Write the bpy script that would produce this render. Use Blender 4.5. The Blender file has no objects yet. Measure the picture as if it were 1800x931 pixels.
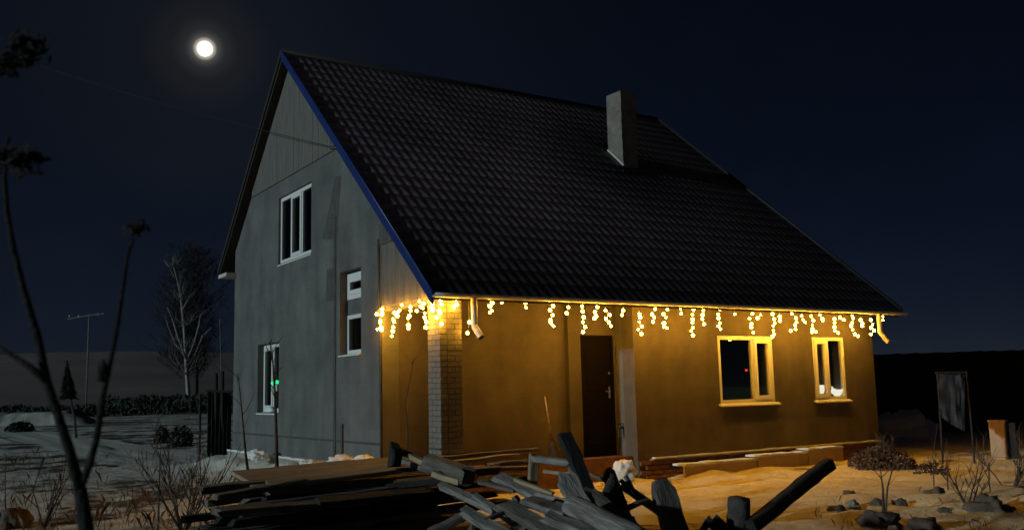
import bpy, bmesh, math, random
from math import sin, cos, tan, pi, radians, sqrt, atan2
from mathutils import Vector, Matrix, noise
import numpy as np

random.seed(7)
S = bpy.context.scene
COL = S.collection

# ------------------------------------------------------------------ camera
CAM = Vector((-10.503, -12.252, 1.556))
YAW, PITCH, ROLL, FPX = -0.582, 0.133, -0.024, 1644.2
_fw = Vector((-sin(YAW)*cos(PITCH), cos(YAW)*cos(PITCH), sin(PITCH)))
_rt = Vector((cos(YAW), sin(YAW), 0)); _up = _rt.cross(_fw)
RT = cos(ROLL)*_rt + sin(ROLL)*_up
UP = cos(ROLL)*_up - sin(ROLL)*_rt
FW = _fw
cd = bpy.data.cameras.new('camera'); co = bpy.data.objects.new('camera', cd); COL.objects.link(co)
cd.sensor_width = 36; cd.lens = FPX/1800*36; cd.clip_start = .05; cd.clip_end = 9000
co.matrix_world = Matrix.Translation(CAM) @ Matrix((RT, UP, -FW)).transposed().to_4x4()
cd.dof.use_dof = True; cd.dof.focus_distance = 12.5; cd.dof.aperture_fstop = 2.3
S.camera = co

def ray(px, py): return FW + RT*((px-900)/FPX) + UP*((465.5-py)/FPX)
def at_d(px, py, d): return CAM + ray(px, py)*d
def at_x(px, py, X):
    r = ray(px, py); return CAM + r*((X-CAM.x)/r.x)
def at_y(px, py, Y):
    r = ray(px, py); return CAM + r*((Y-CAM.y)/r.y)
def at_z(px, py, Z=0.0):
    r = ray(px, py); return CAM + r*((Z-CAM.z)/r.z)

# ------------------------------------------------------------------ light and sky
SUN_AZ, SUN_EL = radians(3), radians(9.5)         # light comes from -X, a little from +Y
LDIR = Vector((-cos(SUN_AZ)*cos(SUN_EL), sin(SUN_AZ)*cos(SUN_EL), sin(SUN_EL)))
sd = bpy.data.lights.new('low_left_light', 'SUN'); so = bpy.data.objects.new('low_left_light', sd); COL.objects.link(so)  # unseen source low at left lighting the gable; not the visible moon
sd.energy = 1.2; sd.angle = radians(1.2); sd.color = (0.78, 1.0, 1.03)
so.rotation_euler = LDIR.to_track_quat('Z', 'Y').to_euler()

W = bpy.data.worlds.new('World'); S.world = W; W.use_nodes = True
nt = W.node_tree; nt.nodes.clear()
sky = nt.nodes.new('ShaderNodeTexSky'); sky.sky_type = 'NISHITA'; sky.sun_disc = False
sky.sun_elevation = radians(40); sky.sun_rotation = atan2(LDIR.x, LDIR.y)
sky.air_density = 0.55; sky.dust_density = 0.0; sky.ozone_density = 2.0
gam = nt.nodes.new('ShaderNodeMixRGB'); gam.blend_type = 'MULTIPLY'; gam.inputs[0].default_value = 1
gam.inputs[2].default_value = (0.54, 0.58, 0.76, 1)
bg = nt.nodes.new('ShaderNodeBackground'); bg.inputs[1].default_value = 0.0026
wo = nt.nodes.new('ShaderNodeOutputWorld')
cn = nt.nodes.new('ShaderNodeTexNoise'); cn.inputs['Scale'].default_value = 2.6; cn.inputs['Detail'].default_value = 7; cn.inputs['Roughness'].default_value = .6
cm = nt.nodes.new('ShaderNodeMapRange'); cm.inputs['From Min'].default_value = .3; cm.inputs['From Max'].default_value = .7; cm.inputs['To Min'].default_value = .72; cm.inputs['To Max'].default_value = 1.28
ctc = nt.nodes.new('ShaderNodeTexCoord'); nt.links.new(ctc.outputs['Generated'], cn.inputs['Vector']); nt.links.new(cn.outputs[0], cm.inputs[0])
cs = nt.nodes.new('ShaderNodeVectorMath'); cs.operation = 'SCALE'; nt.links.new(sky.outputs[0], cs.inputs[0]); nt.links.new(cm.outputs[0], cs.inputs['Scale'])
nt.links.new(cs.outputs[0], gam.inputs[1]); nt.links.new(gam.outputs[0], bg.inputs[0])
MOON_P = at_d(360, 86, 3000); MOON_DIR = (MOON_P-CAM).normalized()
tc = nt.nodes.new('ShaderNodeTexCoord')
dp = nt.nodes.new('ShaderNodeVectorMath'); dp.operation = 'DOT_PRODUCT'
nrm = nt.nodes.new('ShaderNodeVectorMath'); nrm.operation = 'NORMALIZE'
nt.links.new(tc.outputs['Generated'], nrm.inputs[0]); nt.links.new(nrm.outputs[0], dp.inputs[0]); dp.inputs[1].default_value = MOON_DIR
ac = nt.nodes.new('ShaderNodeMath'); ac.operation = 'ARCCOSINE'; nt.links.new(dp.outputs['Value'], ac.inputs[0])
halo = nt.nodes.new('ShaderNodeValToRGB')         # thin high cloud scatters the moon into an aureole
mr = nt.nodes.new('ShaderNodeMapRange'); mr.inputs['From Max'].default_value = 1.0
nt.links.new(ac.outputs[0], mr.inputs[0]); nt.links.new(mr.outputs[0], halo.inputs[0])
cr = halo.color_ramp; cr.interpolation = 'EASE'
cr.elements[0].position = 0.0; cr.elements[0].color = (1.0, .96, .80, 1)
cr.elements[1].position = 1.0; cr.elements[1].color = (0, 0, 0, 1)
for p_, c_ in ((.0088, (.50, .46, .38)), (.0118, (.07, .067, .06)), (.018, (.018, .0185, .018)), (.034, (.0085, .0090, .0088)), (.07, (.0045, .0055, .0065)), (.20, (.0024, .0034, .0054)), (.5, (.0008, .0013, .0022))):
    e_ = cr.elements.new(p_); e_.color = (*c_, 1)
bg2 = nt.nodes.new('ShaderNodeBackground'); bg2.inputs[1].default_value = 1.0
nt.links.new(halo.outputs[0], bg2.inputs[0])
ad = nt.nodes.new('ShaderNodeAddShader')
nt.links.new(bg.outputs[0], ad.inputs[0]); nt.links.new(bg2.outputs[0], ad.inputs[1]); nt.links.new(ad.outputs[0], wo.inputs[0])

S.view_settings.view_transform = 'Standard'; S.view_settings.look = 'None'
S.view_settings.exposure = 0; S.view_settings.gamma = 1
S.render.engine = 'CYCLES'
S.cycles.use_denoising = True
S.cycles.max_bounces = 6; S.cycles.transparent_max_bounces = 8
S.cycles.sample_clamp_indirect = 3
BULB_L = 146.0

# ------------------------------------------------------------------ materials
def mat(name, col, rough=.8, var=.25, scale=3.0, bump=0.0, bscale=30.0, stretch=(1, 1, 1), metal=0.0, col2=None, spec=.5, detail=6):
    m = bpy.data.materials.new(name); m.use_nodes = True; t = m.node_tree; b = t.nodes['Principled BSDF']
    b.inputs['Roughness'].default_value = rough; b.inputs['Metallic'].default_value = metal
    b.inputs['Specular IOR Level'].default_value = spec
    c = t.nodes.new('ShaderNodeTexCoord'); mp = t.nodes.new('ShaderNodeMapping'); mp.inputs['Scale'].default_value = stretch
    t.links.new(c.outputs['Object'], mp.inputs[0])
    n = t.nodes.new('ShaderNodeTexNoise'); n.inputs['Scale'].default_value = scale; n.inputs['Detail'].default_value = detail; n.inputs['Roughness'].default_value = .62
    t.links.new(mp.outputs[0], n.inputs['Vector'])
    r = t.nodes.new('ShaderNodeValToRGB'); r.color_ramp.elements[0].position = .32; r.color_ramp.elements[1].position = .70
    c2 = col2 or tuple(x*(1+var) for x in col); c1 = tuple(x*(1-var) for x in col) if col2 is None else col
    r.color_ramp.elements[0].color = (*c1, 1); r.color_ramp.elements[1].color = (*c2, 1)
    t.links.new(n.outputs[0], r.inputs[0]); t.links.new(r.outputs[0], b.inputs['Base Color'])
    if bump:
        n2 = t.nodes.new('ShaderNodeTexNoise'); n2.inputs['Scale'].default_value = bscale; n2.inputs['Detail'].default_value = 4
        t.links.new(mp.outputs[0], n2.inputs['Vector'])
        bp = t.nodes.new('ShaderNodeBump'); bp.inputs['Strength'].default_value = bump; bp.inputs['Distance'].default_value = .02
        t.links.new(n2.outputs[0], bp.inputs['Height']); t.links.new(bp.outputs[0], b.inputs['Normal'])
    return m
def emit(name, col, s):
    m = bpy.data.materials.new(name); m.use_nodes = True; t = m.node_tree; t.nodes.clear()
    e = t.nodes.new('ShaderNodeEmission'); e.inputs[0].default_value = (*col, 1); e.inputs[1].default_value = s
    o = t.nodes.new('ShaderNodeOutputMaterial'); t.links.new(e.outputs[0], o.inputs[0]); return m
def glass(name):
    m = bpy.data.materials.new(name); m.use_nodes = True; t = m.node_tree; t.nodes.clear()
    tr = t.nodes.new('ShaderNodeBsdfTransparent'); tr.inputs[0].default_value = (.82, .86, .86, 1)
    gl = t.nodes.new('ShaderNodeBsdfGlossy'); gl.inputs['Roughness'].default_value = .03
    mx = t.nodes.new('ShaderNodeMixShader'); o = t.nodes.new('ShaderNodeOutputMaterial')
    mx.inputs[0].default_value = .09; t.links.new(tr.outputs[0], mx.inputs[1]); t.links.new(gl.outputs[0], mx.inputs[2]); t.links.new(mx.outputs[0], o.inputs[0]); return m

def stucco_mat(name, col):
    # rough plaster over block masonry: blotches, rain streaks and the ghost of block courses
    m = mat(name, col, rough=.92, var=.2, scale=1.7, bump=.5, bscale=55, spec=.2)
    t = m.node_tree; b = t.nodes['Principled BSDF']
    ramp = [n for n in t.nodes if n.type == 'VALTORGB'][0]
    c = [n for n in t.nodes if n.type == 'TEX_COORD'][0]
    mp = t.nodes.new('ShaderNodeMapping'); mp.inputs['Scale'].default_value = (2.2, 2.2, .5); t.links.new(c.outputs['Object'], mp.inputs[0])
    st = t.nodes.new('ShaderNodeTexNoise'); st.inputs['Scale'].default_value = 1.0; st.inputs['Detail'].default_value = 5; t.links.new(mp.outputs[0], st.inputs['Vector'])
    sr = t.nodes.new('ShaderNodeMapRange'); sr.inputs['From Min'].default_value = .3; sr.inputs['From Max'].default_value = .7; sr.inputs['To Min'].default_value = .82; sr.inputs['To Max'].default_value = 1.1
    t.links.new(st.outputs[0], sr.inputs[0])
    sx = t.nodes.new('ShaderNodeSeparateXYZ'); t.links.new(c.outputs['Object'], sx.inputs[0])
    md = t.nodes.new('ShaderNodeMath'); md.operation = 'PINGPONG'; md.inputs[1].default_value = .125; t.links.new(sx.outputs[2], md.inputs[0])
    lt = t.nodes.new('ShaderNodeMapRange'); lt.inputs['From Min'].default_value = 0; lt.inputs['From Max'].default_value = .014; lt.inputs['To Min'].default_value = .93; lt.inputs['To Max'].default_value = 1
    t.links.new(md.outputs[0], lt.inputs[0])
    ml = t.nodes.new('ShaderNodeMath'); ml.operation = 'MULTIPLY'; t.links.new(sr.outputs[0], ml.inputs[0]); t.links.new(lt.outputs[0], ml.inputs[1])
    vm = t.nodes.new('ShaderNodeVectorMath'); vm.operation = 'SCALE'; t.links.new(ramp.outputs[0], vm.inputs[0]); t.links.new(ml.outputs[0], vm.inputs['Scale'])
    t.links.new(vm.outputs[0], b.inputs['Base Color'])
    return m

M = dict(
    stucco=stucco_mat('grey_plaster', (.135, .136, .133)),
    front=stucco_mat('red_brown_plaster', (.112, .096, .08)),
    board=mat('bare_boards', (.13, .124, .113), rough=.85, var=.25, scale=2.5, stretch=(6, 6, .6), bump=.3),
    patch=mat('damp_mortar', (.062, .062, .062), rough=.9, var=.3, scale=4),
    brick=mat('silicate_brick', (.17, .16, .145), rough=.9, var=.22, scale=7, bump=.5, bscale=60),
    redbrick=mat('red_brick', (.17, .08, .05), rough=.9, var=.3, scale=5, bump=.5, bscale=60),
    mortar=mat('mortar', (.10, .095, .085), rough=.95, var=.2, scale=20, bump=.4),
    fascia=mat('blue_sheet_metal', (.014, .032, .14), rough=.35, var=.15, scale=2),
    soffit=mat('dark_soffit_boards', (.022, .019, .017), rough=.8, var=.3, scale=4),
    pvc=mat('white_plastic', (.74, .75, .74), rough=.35, var=.04, scale=2),
    gutter=mat('white_gutter', (.66, .63, .58), rough=.4, var=.10, scale=3),
    glass=glass('window_glass'),
    door=mat('dark_steel_door', (.005, .0035, .003), rough=.85, var=.25, scale=6, bump=.15, bscale=90, spec=.12),
    chrome=mat('dull_chrome', (.6, .6, .6), rough=.25, metal=1, var=.05),
    dark=mat('black_rubber', (.02, .02, .02), rough=.6, var=.2),
    concrete=mat('concrete', (.30, .28, .25), rough=.95, var=.2, scale=4, bump=.5, bscale=25),
    foam=mat('pale_insulation', (.50, .38, .26), rough=.9, var=.12, scale=4, bump=.3),
    curtain=mat('brown_curtain', (.30, .19, .11), rough=.9, var=.2, scale=5),
    wood=mat('weathered_wood', (.15, .125, .105), rough=.85, var=.5, scale=2.2, stretch=(1.6, 11, 11), bump=.8, bscale=9, detail=10),
    greywood=mat('silver_grey_wood', (.27, .24, .22), rough=.85, var=.6, scale=2.2, stretch=(1.6, 11, 11), bump=.8, bscale=9, detail=10),
    freshwood=mat('yellow_brown_wood', (.36, .26, .16), rough=.8, var=.4, scale=2.0, stretch=(1.0, 12, 12), bump=.5, bscale=6, detail=8),
    blackwood=mat('very_dark_wood', (.022, .019, .018), rough=.85, var=.45, scale=2.2, stretch=(1.2, 12, 12), bump=.6, bscale=6),  # one very dark even tone for the darkest timber
    bark=mat('dark_bark', (.075, .06, .055), rough=.95, var=.4, scale=9, bump=.8, bscale=25),
    nearbark=mat('near_dark_bark', (.016, .014, .013), rough=.95, var=.4, scale=30, bump=.8, bscale=60),
    twig=mat('brown_twig', (.085, .055, .04), rough=.9, var=.3, scale=10),
    birch=mat('birch_bark', (.34, .335, .31), rough=.8, var=.45, scale=2.5, stretch=(1, 1, 3)),
    birchtwig=mat('pale_twigs', (.20, .195, .18), rough=.9, var=.3),
    darktwig=mat('dark_twigs', (.028, .027, .024), rough=.9, var=.3),
    needle=mat('dark_needles', (.012, .022, .014), rough=.85, var=.4, scale=6),
    shrub=mat('dull_green_leaves', (.06, .075, .03), rough=.85, var=.4, scale=6),
    deadleaf=mat('dead_leaves', (.09, .06, .045), rough=.9, var=.4, scale=6),
    clod=mat('frozen_soil', (.125, .09, .068), rough=.95, var=.4, scale=3.5, bump=.9, bscale=12, col2=None),
    snowcap=mat('snow', (.78, .80, .82), rough=.75, var=.05, scale=4, bump=.5, bscale=18, spec=.3),
    tarp=mat('pale_tarp', (.075, .085, .105), rough=.6, var=.3, scale=3),
    box=mat('pale_brown_board', (.44, .31, .20), rough=.85, var=.2, scale=3, stretch=(1, 1, .3), bump=.3),
    fence=mat('black_brown_fence', (.022, .020, .020), rough=.9, var=.3, scale=3, stretch=(5, 5, .6)),
    fieldgrass=mat('dry_grass_hill', (.20, .165, .15), rough=1, var=.3, scale=.02, detail=8),
    wire=mat('string_wire', (.30, .26, .18), rough=.5, var=.1),
    cable=mat('black_cable', (.006, .006, .006), rough=.6, var=.1),
    bulb=emit('warm_led', (1.0, .445, .034), BULB_L),
    moon=emit('moon_glow', (1.0, .98, .90), 1.25),
    red=emit('red_led', (1.0, .05, .06), 1.6),
    green=emit('green_led', (.03, 1.0, .35), 1.0),
    pot=emit('glowing_white_pot', (1.0, .88, .66), 1.5),  # glow added to the white pots to make them bright
)
def roof_mat():
    m = mat('plum_metal_tile', (.055, .043, .05), rough=.75, var=.2, scale=1.5)
    t = m.node_tree; b = t.nodes['Principled BSDF']; ramp = [n for n in t.nodes if n.type == 'VALTORGB'][0]
    c = [n for n in t.nodes if n.type == 'TEX_COORD'][0]
    # thin frost, melted round the warm chimney; its pale tint also paints light in
    n = t.nodes.new('ShaderNodeTexNoise'); n.inputs['Scale'].default_value = .55; n.inputs['Detail'].default_value = 7; t.links.new(c.outputs['Object'], n.inputs['Vector'])
    n3 = t.nodes.new('ShaderNodeTexNoise'); n3.inputs['Scale'].default_value = 14; n3.inputs['Detail'].default_value = 3; t.links.new(c.outputs['Object'], n3.inputs['Vector'])
    d = t.nodes.new('ShaderNodeVectorMath'); d.operation = 'DISTANCE'; t.links.new(c.outputs['Object'], d.inputs[0]); d.inputs[1].default_value = tuple(CHIM)
    ds = t.nodes.new('ShaderNodeMapRange'); ds.inputs['From Min'].default_value = .8; ds.inputs['From Max'].default_value = 2.6; t.links.new(d.outputs['Value'], ds.inputs[0])
    f = t.nodes.new('ShaderNodeMapRange'); f.inputs['From Min'].default_value = .25; f.inputs['From Max'].default_value = .70; f.inputs['To Min'].default_value = .35; t.links.new(n.outputs[0], f.inputs[0])
    mu = t.nodes.new('ShaderNodeMath'); mu.operation = 'MULTIPLY'; t.links.new(ds.outputs[0], mu.inputs[0]); t.links.new(f.outputs[0], mu.inputs[1])
    mu2 = t.nodes.new('ShaderNodeMath'); mu2.operation = 'MULTIPLY'; t.links.new(mu.outputs[0], mu2.inputs[0]); t.links.new(n3.outputs[0], mu2.inputs[1])
    mu3 = t.nodes.new('ShaderNodeMath'); mu3.operation = 'MULTIPLY'; t.links.new(mu2.outputs[0], mu3.inputs[0]); mu3.inputs[1].default_value = 1.35
    sx = t.nodes.new('ShaderNodeSeparateXYZ'); t.links.new(c.outputs['Object'], sx.inputs[0])
    fr = t.nodes.new('ShaderNodeMapRange'); fr.inputs['From Min'].default_value = 6.0; fr.inputs['From Max'].default_value = -1.0; t.links.new(sx.outputs[0], fr.inputs[0])
    fe_ = t.nodes.new('ShaderNodeMapRange'); fe_.inputs['From Min'].default_value = 3.0; fe_.inputs['From Max'].default_value = 4.6; t.links.new(sx.outputs[2], fe_.inputs[0])
    fm = t.nodes.new('ShaderNodeMath'); fm.operation = 'MULTIPLY'; t.links.new(fr.outputs[0], fm.inputs[0]); t.links.new(fe_.outputs[0], fm.inputs[1])  # pale tint painted weaker towards the right end and the eave
    fq = t.nodes.new('ShaderNodeMath'); fq.operation = 'MULTIPLY'; t.links.new(fm.outputs[0], fq.inputs[0]); t.links.new(mu3.outputs[0], fq.inputs[1]); mu3 = fq
    mx = t.nodes.new('ShaderNodeMixRGB'); t.links.new(mu3.outputs[0], mx.inputs[0]); t.links.new(ramp.outputs[0], mx.inputs[1]); mx.inputs[2].default_value = (.60, .44, .52, 1)
    t.links.new(mx.outputs[0], b.inputs['Base Color'])
    return m

# ------------------------------------------------------------------ object helpers
WM = {}
def tag(o, label=None, cat=None, group=None, kind=None):
    if label: o['label'] = label
    if cat: o['category'] = cat
    if group: o['group'] = group
    if kind: o['kind'] = kind
    return o
def empty(name, loc, label, cat, group=None):
    o = bpy.data.objects.new(name, None); COL.objects.link(o); o.location = loc; o.empty_display_size = .2
    WM[o.name] = Matrix.Translation(loc); return tag(o, label, cat, group)
def link(name, me, parent=None, world=None):
    """link a mesh object; vertices (or the matrix world) are in world space"""
    o = bpy.data.objects.new(name, me); COL.objects.link(o)
    w = world if world is not None else Matrix.Identity(4)
    if parent is not None:
        o.parent = parent; o.matrix_parent_inverse = WM[parent.name].inverted()
    o.matrix_basis = w; WM[o.name] = w
    return o
def obj(name, bm, m, parent=None, smooth=False, world=None):
    bmesh.ops.recalc_face_normals(bm, faces=bm.faces)
    me = bpy.data.meshes.new(name); bm.to_mesh(me); bm.free()
    for x in (m if isinstance(m, (list, tuple)) else [m]): me.materials.append(x)
    if smooth: me.polygons.foreach_set('use_smooth', [True]*len(me.polygons))
    return link(name, me, parent, world)
def box(bm, x0, x1, y0, y1, z0, z1, mi=0):
    v = [bm.verts.new((x, y, z)) for z in (z0, z1) for x, y in ((x0, y0), (x1, y0), (x1, y1), (x0, y1))]
    for f in ((0, 3, 2, 1), (4, 5, 6, 7), (0, 1, 5, 4), (1, 2, 6, 5), (2, 3, 7, 6), (3, 0, 4, 7)):
        bm.faces.new([v[i] for i in f]).material_index = mi
def boxbm(*a):
    bm = bmesh.new(); box(bm, *a); return bm
def tube(bm, pts, rad, n=6, cap=True, mi=0):
    pts = [Vector(p) for p in pts]; rings = []
    u = None
    for i, p in enumerate(pts):
        d = (pts[min(i+1, len(pts)-1)] - pts[max(i-1, 0)]).normalized()
        if u is None:
            u = d.cross(Vector((.3, .2, 1)) if abs(d.z) < .9 else Vector((1, .2, 0))).normalized()
        u = (u - d*u.dot(d)).normalized(); w = d.cross(u)
        r = rad[i] if isinstance(rad, (list, tuple)) else rad
        rings.append([bm.verts.new(p + (u*cos(2*pi*k/n) + w*sin(2*pi*k/n))*r) for k in range(n)])
    for a, b in zip(rings, rings[1:]):
        for k in range(n):
            bm.faces.new((a[k], a[(k+1) % n], b[(k+1) % n], b[k])).material_index = mi
    if cap:
        bm.faces.new(rings[0][::-1]).material_index = mi; bm.faces.new(rings[-1]).material_index = mi

def wall_sheet(rect, holes, axis, plane, thick, clips=()):
    """a wall with real openings: cells of a grid, clipped by planes, given thickness. axis 'x': plane X=const, runs y; axis 'y': plane Y=const, runs x"""
    a0, a1, z0, z1 = rect
    A = sorted({a0, a1} | {h[0] for h in holes} | {h[1] for h in holes}); Z = sorted({z0, z1} | {h[2] for h in holes} | {h[3] for h in holes})
    bm = bmesh.new(); vs = {}
    def V(a, z):
        k = (round(a, 5), round(z, 5))
        if k not in vs: vs[k] = bm.verts.new((plane, a, z) if axis == 'x' else (a, plane, z))
        return vs[k]
    for i in range(len(A)-1):
        for j in range(len(Z)-1):
            ca, cz = (A[i]+A[i+1])/2, (Z[j]+Z[j+1])/2
            if any(h[0] < ca < h[1] and h[2] < cz < h[3] for h in holes): continue
            bm.faces.new((V(A[i], Z[j]), V(A[i+1], Z[j]), V(A[i+1], Z[j+1]), V(A[i], Z[j+1])))
    for pc, pn in clips:
        bmesh.ops.bisect_plane(bm, geom=bm.verts[:]+bm.edges[:]+bm.faces[:], plane_co=pc, plane_no=pn, clear_outer=True)
    r = bmesh.ops.extrude_face_region(bm, geom=bm.faces[:])
    off = Vector((thick, 0, 0)) if axis == 'x' else Vector((0, thick, 0))
    for v in r['geom']:
        if isinstance(v, bmesh.types.BMVert): v.co += off
    return bm

# ------------------------------------------------------------------ house dimensions
XG, XE = -3.979, -4.20
YR, ZR = 5.787, 8.588
YE, ZE = 0.577, 2.973
YF, ZF = 10.077, 4.551
YW, YP = 9.476, 1.517
XR, XRE, XRD = 6.514, 6.75, 6.10
YQ, YD, ZD = -0.398, 0.474, 0.412
SLN = (ZR-ZE)/(YR+YE); SLF = (ZR-ZF)/(YF-YR)
def zn(y): return ZE + (y+YE)*SLN          # top of near slope
def zf(y): return ZF + (YF-y)*SLF
NN = Vector((0, -SLN, 1)).normalized(); NF = Vector((0, SLF, 1)).normalized()
# where the chimney leaves the near slope
_r = ray(1096, 297); _t = (Vector((0, YR, ZR))-CAM).dot(NN)/_r.dot(NN); CH = CAM + _r*_t
CHIM = CH + Vector((.22, .25, .2))
M['roof'] = roof_mat(); M['cap'] = mat('plum_ridge_metal', (.014, .011, .013), rough=.7)

# ------------------------------------------------------------------ ground
def hgt(x, y):
    h = .05*noise.noise(Vector((x*.25, y*.25, 3)))
    d = sqrt((x+4)**2+(y+4)**2)
    if d < 45:
        h += .045*noise.noise(Vector((x*1.1, y*1.1, 7))) + .022*noise.noise(Vector((x*3.1, y*3.1, 1)))
        n = noise.noise(Vector((x*5.5, y*5.5, 5)))
        lf = min(1, max(0, (-(x*.84-y*.55)-.6)/2.5)); h += lf*(.026*noise.noise(Vector((x*2.6, y*2.6, 31)))+.015*noise.noise(Vector((x*4.7, y*4.7, 17))))
        h += .016*n - (.03*max(0, noise.noise(Vector((x*2.3, y*2.3, 11)))-.25))
    if d < 30:                                   # snow bank along the gable and trodden heaps at bottom right
        if 1.0 < y < 11 and x < XG+.3:
            e = abs(x-(XG-.15)); h += max(0, .26*math.exp(-(e/.75)**2)*(min(1, (y-1.0)/.8))*min(1, (11-y)/1.5))*(1+.45*noise.noise(Vector((x*2, y*2, 0))))
        g = math.exp(-(((x-2.6)/2.8)**2+((y+6.0)/2.2)**2))
        h += g*(.10+.16*noise.noise(Vector((x*1.9, y*1.9, 21))))
        g = math.exp(-((y+.35)/.5)**2) if -1 < x < 7 else 0
        h += g*.06*(1+noise.noise(Vector((x*1.2, 0, 9))))
    if d > 60: h -= 0
    return h
def axis(lo, hi, dlo, dhi, step, grow=1.22):
    v = list(np.arange(dlo, dhi, step)); s = step; a = dhi
    while a < hi: v.append(a); s *= grow; a += s
    v.append(hi); s = step; a = dlo - step
    while a > lo: v.insert(0, a); s *= grow; a -= s
    v.insert(0, lo); return v
gx = axis(-900, 900, -14, 9, .13); gy = axis(-500, 900, -9, 12, .13)
verts = [(x, y, hgt(x, y)) for y in gy for x in gx]
nx = len(gx)
faces = [(j*nx+i, j*nx+i+1, (j+1)*nx+i+1, (j+1)*nx+i) for j in range(len(gy)-1) for i in range(nx-1)]
me = bpy.data.meshes.new('ground'); me.from_pydata(verts, [], faces); me.polygons.foreach_set('use_smooth', [True]*len(faces))
def ground_mat():
    m = bpy.data.materials.new('snow_and_soil'); m.use_nodes = True; t = m.node_tree; b = t.nodes['Principled BSDF']
    b.inputs['Roughness'].default_value = .8; b.inputs['Specular IOR Level'].default_value = .25
    g = t.nodes.new('ShaderNodeNewGeometry')
    def no(scale, detail=6, st=(1, 1, 1), loc=(0, 0, 0)):
        mp = t.nodes.new('ShaderNodeMapping'); mp.inputs['Scale'].default_value = st; mp.inputs['Location'].default_value = loc; t.links.new(g.outputs['Position'], mp.inputs[0])
        n = t.nodes.new('ShaderNodeTexNoise'); n.inputs['Scale'].default_value = scale; n.inputs['Detail'].default_value = detail; n.inputs['Roughness'].default_value = .6
        t.links.new(mp.outputs[0], n.inputs['Vector']); return n.outputs[0]
    def math_(op, a, b_=None, clamp=False):
        n = t.nodes.new('ShaderNodeMath'); n.operation = op; n.use_clamp = clamp
        for i, x in enumerate((a, b_)):
            if x is None: continue
            if isinstance(x, (int, float)): n.inputs[i].default_value = x
            else: t.links.new(x, n.inputs[i])
        return n.outputs[0]
    def ramp(f, lo, hi, a=0., b_=1.):
        n = t.nodes.new('ShaderNodeMapRange'); n.interpolation_type = 'SMOOTHSTEP'; n.inputs[1].default_value = lo; n.inputs[2].default_value = hi; n.inputs[3].default_value = a; n.inputs[4].default_value = b_
        t.links.new(f, n.inputs[0]); return n.outputs[0]
    s = t.nodes.new('ShaderNodeSeparateXYZ'); t.links.new(g.outputs['Position'], s.inputs[0]); X, Y = s.outputs[0], s.outputs[1]
    # how bare each part of the plot is: garden to the left half bare, swept yard in front of the house all snow
    u = math_('ADD', math_('MULTIPLY', X, .84), math_('MULTIPLY', Y, -.55))      # across the view
    left = ramp(u, -3.4, -.2, 1, 0)
    near = math_('MULTIPLY', ramp(math_('ADD', math_('MULTIPLY', X, .55), math_('MULTIPLY', Y, .84)), -7.2, -3.6, 1, 0), ramp(u, -1, 3, 1, 0))
    dv = t.nodes.new('ShaderNodeVectorMath'); dv.operation = 'DISTANCE'; dv.inputs[1].default_value = (3.0, -6.2, 0); t.links.new(g.outputs['Position'], dv.inputs[0])
    rub = ramp(dv.outputs['Value'], .6, 3.2, .12, 0)        # dug-over soil at bottom right
    patch = no(.42, 8, (1, 1, 1)); fine = no(3.2, 6); streak = no(.16, 6, (.55, 1.6, 1), (3, 1, 0))
    bare = math_('ADD', math_('MULTIPLY', left, .118), math_('MULTIPLY', near, .20))
    k = math_('ADD', math_('ADD', math_('MULTIPLY', patch, .6), math_('MULTIPLY', fine, .22)), math_('MULTIPLY', streak, .30))
    gb = math_('MULTIPLY', ramp(X, -6.4, -4.7, 0, 1), math_('MULTIPLY', ramp(Y, .6, 1.6, 0, 1), ramp(X, -3.6, -3.3, 1, 0)))   # drifted snow by the gable
    soil = ramp(math_('SUBTRACT', math_('ADD', math_('ADD', k, rub), bare), math_('MULTIPLY', gb, .4)), .655, .715)
    yard = t.nodes.new('ShaderNodeMixRGB'); yard.blend_type = 'MULTIPLY'; yard.inputs[2].default_value = (1.0, .92, .68, 1)    # warm string-light yellow painted into the front-yard snow
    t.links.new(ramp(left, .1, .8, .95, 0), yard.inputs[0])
    mx = t.nodes.new('ShaderNodeMixRGB'); t.links.new(soil, mx.inputs[0])
    sn = t.nodes.new('ShaderNodeMixRGB'); t.links.new(no(1.6, 6), sn.inputs[0]); sn.inputs[1].default_value = (.70, .67, .60, 1); sn.inputs[2].default_value = (.87, .85, .79, 1)
    so_ = t.nodes.new('ShaderNodeMixRGB'); t.links.new(no(5, 5), so_.inputs[0]); so_.inputs[1].default_value = (.055, .042, .033, 1); so_.inputs[2].default_value = (.20, .155, .115, 1)
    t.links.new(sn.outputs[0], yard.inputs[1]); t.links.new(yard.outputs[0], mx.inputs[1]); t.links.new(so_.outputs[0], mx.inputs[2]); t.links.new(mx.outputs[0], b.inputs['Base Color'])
    bp = t.nodes.new('ShaderNodeBump'); bp.inputs['Strength'].default_value = .55; bp.inputs['Distance'].default_value = .05
    t.links.new(math_('ADD', no(9, 5), math_('MULTIPLY', no(30, 3), .4)), bp.inputs['Height']); t.links.new(bp.outputs[0], b.inputs['Normal'])
    return m
me.materials.append(ground_mat()); go = link('ground', me); tag(go, kind='structure')

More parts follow.
